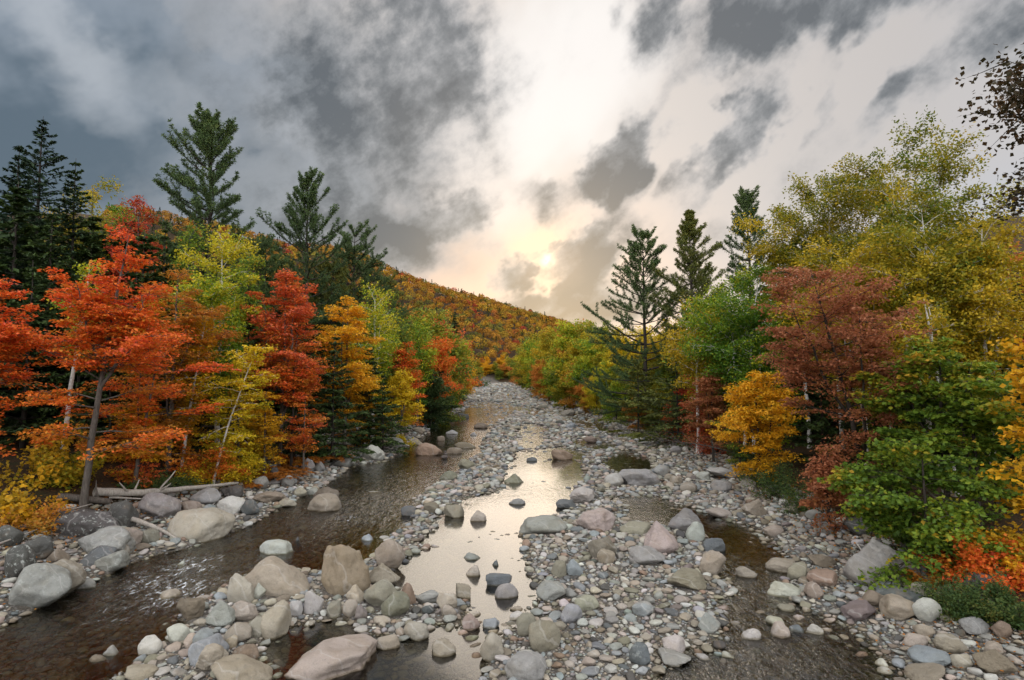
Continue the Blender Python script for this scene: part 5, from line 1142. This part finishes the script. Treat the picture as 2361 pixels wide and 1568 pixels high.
# fallen leaves caught among the stones along both banks
r = np.random.default_rng(99); n = 16000
y = 9 + 90 * r.random(n) ** 1.8; sd = r.random(n) < .5; off = r.normal(size=n) * 1.7 - .3
x = np.where(sd, np.interp(y, YL, XL) - off, np.interp(y, YR, XR) + off); z = ground(x, y) + .035 + .10 * r.random(n) ** 2
N = r.normal(size=(n, 3)) * .35 + np.array([0, 0, 1.]); T = r.normal(size=(n, 3)); p = Plant(1)
N /= np.linalg.norm(N, axis=1, keepdims=True)
p.leaves(np.stack([x, y, z], 1), N, T, r.uniform(.06, .12, n) * (1 + y * .008), r.random(n), .7)
o = p.crown_mesh("fallen_leaves", LEAF['fern']); setp(o, 'brown and orange fallen leaves scattered along both banks', 'leaves', None, 'stuff')
# ------------------------------------------------------------------ sky: clear sky behind a broken cloud deck, laid out by bearing and height
w = bpy.data.worlds.new("World"); SC.world = w; w.use_nodes = True
t = NT(w.node_tree); t.n.clear(); out = t.new("ShaderNodeOutputWorld"); bg = t.new("ShaderNodeBackground"); t.l.new(bg.outputs[0], out.inputs[0])
BG = .1; t.put(bg.inputs["Strength"], BG)
try: w.cycles.sampling_method = 'NONE'
except Exception: pass
def azel(px, py):
    d = ray(px, py); d = d / np.linalg.norm(d); return math.atan2(d[0], d[1]), math.asin(d[2])
SUN_AZ, SUN_EL = azel(1264, 600)
sky = t.new("ShaderNodeTexSky", sky_type='NISHITA'); sky.sun_disc = False; sky.sun_elevation = SUN_EL; sky.sun_rotation = SUN_AZ
sky.air_density = 1.0; sky.dust_density = 2.0; sky.ozone_density = 1.0
tc = t.new("ShaderNodeTexCoord").outputs["Generated"]
dx, dy, dz = t.sep(tc)
az = t.math('ARCTAN2', dx, dy); el = t.math('ARCSINE', dz)
P0 = t.comb(az, el, 1.0)
# turbulence: streaks drawn out towards the upper right as in high wind
rotn = t.new("ShaderNodeVectorRotate", rotation_type='Z_AXIS'); t.put(rotn.inputs["Vector"], P0); t.put(rotn.inputs["Angle"], -.55)
st = t.vmath('MULTIPLY', rotn.outputs[0], (1.0, 1.35, 1.0))
def noise2(sc, det, rough, dist=0.0, out_="Fac"):
    n = t.new("ShaderNodeTexNoise", noise_dimensions='2D'); t.put(n.inputs["Vector"], st)
    for k_, v_ in (("Scale", sc), ("Detail", det), ("Roughness", rough), ("Distortion", dist)): t.put(n.inputs[k_], v_)
    return n.outputs[out_]
def warp(sc, amt, det=3):
    n = noise2(sc, det, .6, 0.0, "Color"); return t.vmath('MULTIPLY', t.vmath('SUBTRACT', n, (.5, .5, .5)), (amt, amt, 0))
W1 = warp(4.5, .15); W2 = warp(17.0, .06)
Pw = t.vmath('ADD', t.vmath('ADD', P0, W1), W2)
Ps = t.vmath('ADD', P0, W1)
Pn = t.vmath('ADD', t.vmath('ADD', P0, t.vmath('SCALE', W1, scale=.35)), W2)
def blob(px, py, rx, ry, ang, amp, vec, inner=.15):
    a, e = azel(px, py); k_ = 1 / F * (.55 + .45 * math.cos(a) ** 2); g_ = math.radians(ang); c_, s_ = math.cos(g_), math.sin(g_)
    u = t.vmath('DOT_PRODUCT', vec, (c_ / (rx * k_), s_ / (rx * k_), -(c_ * a + s_ * e) / (rx * k_)))
    v = t.vmath('DOT_PRODUCT', vec, (-s_ / (ry * k_), c_ / (ry * k_), -(-s_ * a + c_ * e) / (ry * k_)))
    return t.mrange(t.math('MULTIPLY_ADD', v, v, t.math('MULTIPLY', u, u)), 1.45, inner, 0, amp)
def total(lst, vec, inner=.15, grow=1.0):
    acc = None
    for b_ in lst:
        b_ = (b_[0], b_[1], b_[2] * grow, b_[3] * grow) + tuple(b_[4:])
        v = blob(*b_, vec, inner); acc = v if acc is None else t.math('ADD', acc, v)
    return acc
# px, py, half width, half height, tilt (deg, counter clockwise), strength
DECK = [(140, 330, 620, 360, -25, 1.1), (520, 120, 520, 300, -30, .9), (300, 640, 800, 230, 8, .9), (-500, 300, 700, 700, 0, 1.2), (720, 420, 330, 220, -30, .75)]
CLOUD = [(900, 120, 200, 260, -20, .95), (1010, 260, 150, 130, -35, .8), (640, 250, 260, 160, -35, .45), (980, 40, 120, 120, 0, .7), (1180, 190, 60, 60, 0, .3), (860, 390, 80, 60, -20, .45), (930, 500, 150, 60, 0, .55), (1100, 575, 45, 18, 0, .5), (600, 560, 260, 130, 0, .5), (1505, 40, 85, 75, -60, .9), (1560, 10, 120, 45, 0, .5), (1850, 20, 230, 64, 12, .8), (1730, 70, 90, 75, -20, .8), (1830, 110, 90, 60, 60, .55), (1990, 10, 170, 45, 10, .5), (2110, -60, 280, 70, 0, .5), (1500, 335, 62, 48, 40, .9), (1410, 455, 80, 48, 10, .9), (1230, 440, 60, 50, -30, .55), (1290, 470, 60, 45, 0, .4), (1560, 240, 70, 26, 60, .45), (1480, 275, 60, 28, 45, .4), (1765, 260, 46, 36, 40, .6), (1600, 440, 80, 34, 35, .75), (1640, 390, 40, 30, 40, .4), (1890, 265, 22, 34, -20, .55), (2060, 250, 100, 34, 38, .85), (2120, 205, 60, 40, 45, .5), (2240, 140, 110, 55, 50, .6), (2350, 60, 70, 90, 40, .7), (1840, 395, 70, 60, 40, .3), (1450, 690, 140, 60, 0, .5), (1600, 600, 120, 60, 0, .35), (1900, 500, 300, 50, 0, .3)]
NEAR = [(1180, 632, 70, 42, 15, 1.2), (1240, 612, 24, 16, 10, .7), (1350, 600, 85, 70, 35, 1.2), (1320, 650, 52, 28, 10, .7), (1400, 560, 90, 50, 25, .65), (1280, 678, 48, 26, -10, .5), (1350, 678, 60, 22, 0, .5), (850, 560, 200, 70, -12, .8), (1040, 505, 110, 48, 25, .9), (1420, 395, 95, 62, 40, 1.25), (1715, 310, 80, 52, 45, 1.05), (1265, 572, 40, 12, 20, .5)]
LIGHT = [(190, 140, 170, 90, -40, .6), (90, 40, 160, 60, -20, .3), (700, 330, 70, 50, -35, .5), (540, 420, 200, 70, -10, .3), (1080, 20, 40, 40, 0, .9), (870, 315, 60, 30, -35, .8), (400, 200, 180, 60, -35, .4), (1090, 130, 40, 60, 0, .7)]
deck = t.math('MINIMUM', total(DECK, Pw, -.2), 1.0)
BAND = [(1285, 716, 230, 34, -3, 1.6), (1230, 748, 240, 26, -4, 1.1), (1400, 700, 120, 40, 8, .7)]
Pb = t.vmath('ADD', P0, t.vmath('SCALE', W2, scale=.35))
band = t.math('MULTIPLY', total(BAND, Pb, -.3), 1.0)
cl0 = t.math('ADD', band, t.math('ADD', total(CLOUD, Pw, -.55, 1.35), t.math('MULTIPLY', total(NEAR, Pn, -.55, 1.12), 1.55)))
cl = t.math('DIVIDE', t.math('MULTIPLY', cl0, 1.72), t.math('MULTIPLY_ADD', cl0, .55, 1.0))
li = total(LIGHT, Pw, -.6)
# cloud texture everywhere, so that the sky out of the picture is broken overcast too
n_big = noise2(3.2, 5, .58); n_det = noise2(12.0, 5, .62)
tex = t.math('ADD', t.math('MULTIPLY', t.math('SUBTRACT', n_big, .5), .8), t.math('MULTIPLY', t.math('SUBTRACT', n_det, .5), 1.15))
dens = t.math('ADD', cl, t.math('MULTIPLY', tex, t.math('ADD', .48, t.math('MULTIPLY', t.math('MINIMUM', cl, 1.0), .65))))
cmask = t.mrange(dens, .0, 1.25)
# bright layer
sa, se = SUN_AZ, SUN_EL
dsun = t.vmath('LENGTH', t.vmath('MULTIPLY', t.vmath('SUBTRACT', t.vmath('ADD', P0, W2), (sa, se, 1)), (1, 1.15, 1)))
core = blob(1300, 170, 270, 200, 20, 1.0, Ps, .0)
core2 = blob(1110, 390, 230, 150, 30, .4, Ps, .0)
warm = t.mrange(el, .42, .08)
base = t.mix(t.mrange(az, -.05, .75), (.78, .705, .645, 1), (.55, .52, .505, 1))
base = t.mix(t.math('MULTIPLY', warm, t.mrange(az, .45, .1)), base, (.92, .63, .46, 1))
base = t.mix(t.math('MULTIPLY', t.mrange(el, .10, .02), .7), base, (.50, .58, .68, 1))
base = t.mix(t.mrange(t.math('ADD', az, t.math('MULTIPLY', el, -.2)), .50, .68, 0, .85), base, t.mix(t.mrange(el, .35, .1), (.56, .54, .54, 1), (.50, .56, .66, 1)))
bright = t.mix(t.math('MAXIMUM', core, core2), base, (.93, .89, .855, 1))
glow = t.mrange(dsun, .115, .0)
bright = t.mix(t.math('MULTIPLY', glow, .8), bright, (1.12, .79, .50, 1))
deckc = t.mix(t.mrange(n_big, .36, .66), (.10, .14, .18, 1), (.235, .28, .335, 1))
deckc = t.mix(t.math('MINIMUM', li, .9), deckc, (.50, .53, .57, 1))
skyc = t.mix(deck, bright, deckc)
# dark ragged clouds in front; thin edges take colour from the light behind
vary = t.math('ADD', t.math('MULTIPLY', t.math('SUBTRACT', n_det, .5), 1.3), t.math('MULTIPLY', t.math('SUBTRACT', n_big, .5), 1.2))
thick = t.mrange(t.math('ADD', dens, vary), .1, 1.55, 0, 1, 'LINEAR')
darkc = t.ramp(thick, [(0, (.54, .53, .535)), (.35, (.35, .36, .375)), (.7, (.19, .205, .22)), (1, (.10, .115, .13))])
darkc = t.mix(t.math('MULTIPLY', t.mrange(dsun, .09, .01), .3), darkc, (.50, .38, .31, 1))
cov = t.math('MULTIPLY', t.mrange(cmask, 0, 1, 0, .93, 'LINEAR'), 1.0)
skyc = t.mix(cov, skyc, darkc)
# sun itself, a soft disc seen through the cloud
disc = t.mrange(t.vmath('LENGTH', t.vmath('SUBTRACT', P0, (sa, se, 1))), (.020), (.0))
skyc = t.mix(t.math('MULTIPLY', disc, t.mrange(cov, .2, .9, .95, .15, 'LINEAR')), skyc, (1.7, 1.35, .95, 1))
# overhead and behind the photographer unseen overcast is brightened to light the tree fronts
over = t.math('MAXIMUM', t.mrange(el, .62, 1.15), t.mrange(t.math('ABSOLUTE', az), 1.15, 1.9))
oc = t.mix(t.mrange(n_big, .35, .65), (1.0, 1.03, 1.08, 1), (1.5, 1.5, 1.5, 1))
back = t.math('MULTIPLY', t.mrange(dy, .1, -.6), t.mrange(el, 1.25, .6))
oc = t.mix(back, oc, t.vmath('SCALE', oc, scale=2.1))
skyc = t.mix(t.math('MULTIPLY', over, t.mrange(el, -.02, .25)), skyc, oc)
# the lamp strength of the sky texture is kept low: scale the clouds up to it and let a little clear sky tint the gaps
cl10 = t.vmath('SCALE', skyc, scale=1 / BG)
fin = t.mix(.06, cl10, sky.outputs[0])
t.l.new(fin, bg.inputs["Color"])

sun_d = bpy.data.lights.new("sun", 'SUN'); sun = bpy.data.objects.new("sun", sun_d); C.objects.link(sun)
sun_d.energy = .5; sun_d.angle = math.radians(34); sun_d.color = (1, .86, .70)
sd = Vector((math.sin(SUN_AZ) * math.cos(SUN_EL), math.cos(SUN_AZ) * math.cos(SUN_EL), math.sin(SUN_EL)))
sun.rotation_euler = (-sd).to_track_quat('-Z', 'Y').to_euler(); sun.location = (0, 0, 60)
vs_ = SC.view_settings; vs_.view_transform = 'Standard'; vs_.look = 'None'; vs_.gamma = 1; vs_.exposure = 0.12; vs_.use_curve_mapping = False
SC.render.engine = 'CYCLES'; SC.cycles.max_bounces = 6; SC.cycles.diffuse_bounces = 3; SC.cycles.glossy_bounces = 2; SC.cycles.transmission_bounces = 3; SC.cycles.transparent_max_bounces = 6
SC.cycles.caustics_reflective = False; SC.cycles.caustics_refractive = False; SC.cycles.use_denoising = True
# ------------------------------------------------------------------ labels: what each repeat looks like and what it lies beside
used = {}
def take(lab):
    if lab in used or len(lab.split()) > 16: return False
    used[lab] = 1; return True
lm_ids = {id(o): n_ for n_, _, _, o in STONE_LM}
for n_, _, _, o in STONE_LM: take(n_)
def rel_words(dx, dy):
    far_ = math.hypot(dx, dy * 2) > 150
    if abs(dx) > abs(dy) * 1.6: return ("left of" if dx < 0 else "right of") if far_ else ("just left of" if dx < 0 else "just right of")
    return ("in front of" if dy > 0 else "behind") if far_ else ("just in front of" if dy > 0 else "just behind")
pending = []
for (o, px, py, w_, h_, col, kind) in STONES:
    big = o.name.startswith("boulder")
    setp(o, None, "boulder" if big else "stone", "boulders strewn along the river" if big else "river stones lying among the boulders")
    if any(o is q for _, _, _, q in STONE_LM):
        o["label"] = next(n_ for n_, _, _, q in STONE_LM if q is o); continue
    near = sorted(STONE_LM, key=lambda L: math.hypot(px - L[1], (py - L[2]) * 2))
    size = "large" if w_ > 58 else ("small" if w_ < 30 else "medium")
    done = False
    for L in near[:7]:
        rel = rel_words(px - L[1], py - L[2])
        for base in (f"{CNAME[col]} {SNAME[kind]} stone {rel} the {L[0]}", f"{size} {CNAME[col]} {SNAME[kind]} stone {rel} the {L[0]}", f"{size} {CNAME[col]} stone {rel} the {L[0]}", f"{CNAME[col]} stone {rel} the {L[0]}"):
            if take(base): o["label"] = base; done = True; break
        if done: break
    if not done: o["label"] = f"{size} {CNAME[col]} stone lying on the gravel among its neighbours"
ORD = ["first", "second", "third", "fourth", "fifth", "sixth", "seventh", "eighth", "ninth", "tenth", "eleventh", "twelfth", "thirteenth", "fourteenth", "fifteenth", "sixteenth", "seventeenth", "eighteenth", "nineteenth", "twentieth", "last", "last but"]
LCOL = {'orange': 'orange', 'red': 'red', 'crimson': 'crimson', 'rust': 'rusty', 'brick': 'brick red', 'gold': 'gold', 'yellow': 'yellow', 'ochre': 'ochre', 'lime': 'yellow green', 'green': 'green', 'midgreen': 'mid green', 'hemlock': 'dark green', 'shrub': 'deep green'}
cnt = {}
for (e, leaf, kind) in sorted(PLANTS, key=lambda q: q[0].location.y):
    if kind != 'riverside_tree': continue
    grp = e["group"]; where = 'on the far left bank' if 'left' in grp else ('on the far right bank' if 'right' in grp else 'across the river end')
    k_ = (leaf, where); cnt[k_] = cnt.get(k_, 0) + 1
    e["label"] = f"{LCOL[leaf]} tree {where}, {ORD[cnt[k_] - 1]} {LCOL[leaf]} one going upstream"
heroes = [(e, e["label"], project(np.array(e.location) + np.array([0, 0, 4]))) for e in TREES if e.get("label") and not e.name.startswith(("shaded", "riverside")) and e.location.y < 90 and len(e["label"].split()) <= 9]
cnt = {}
for (e, leaf, kind) in sorted(PLANTS, key=lambda q: q[0].location.y):
    if kind != 'shaded_tree': continue
    px = 1180 + F * e.location.x / e.location.y; sd_ = e.location.x < 0
    hs = [h for h in heroes if (h[0].location.x < 0) == sd_]
    h = min(hs, key=lambda q: abs(q[2][0] - px) + cnt.get(id(q[0]), 0) * 25)
    cnt[id(h[0])] = cnt.get(id(h[0]), 0) + 1
    e["label"] = f"{'dark' if leaf == 'hemlock' else 'green'} tree {ORD[min(21, cnt[id(h[0])] - 1)]} row back behind the {h[1]}"
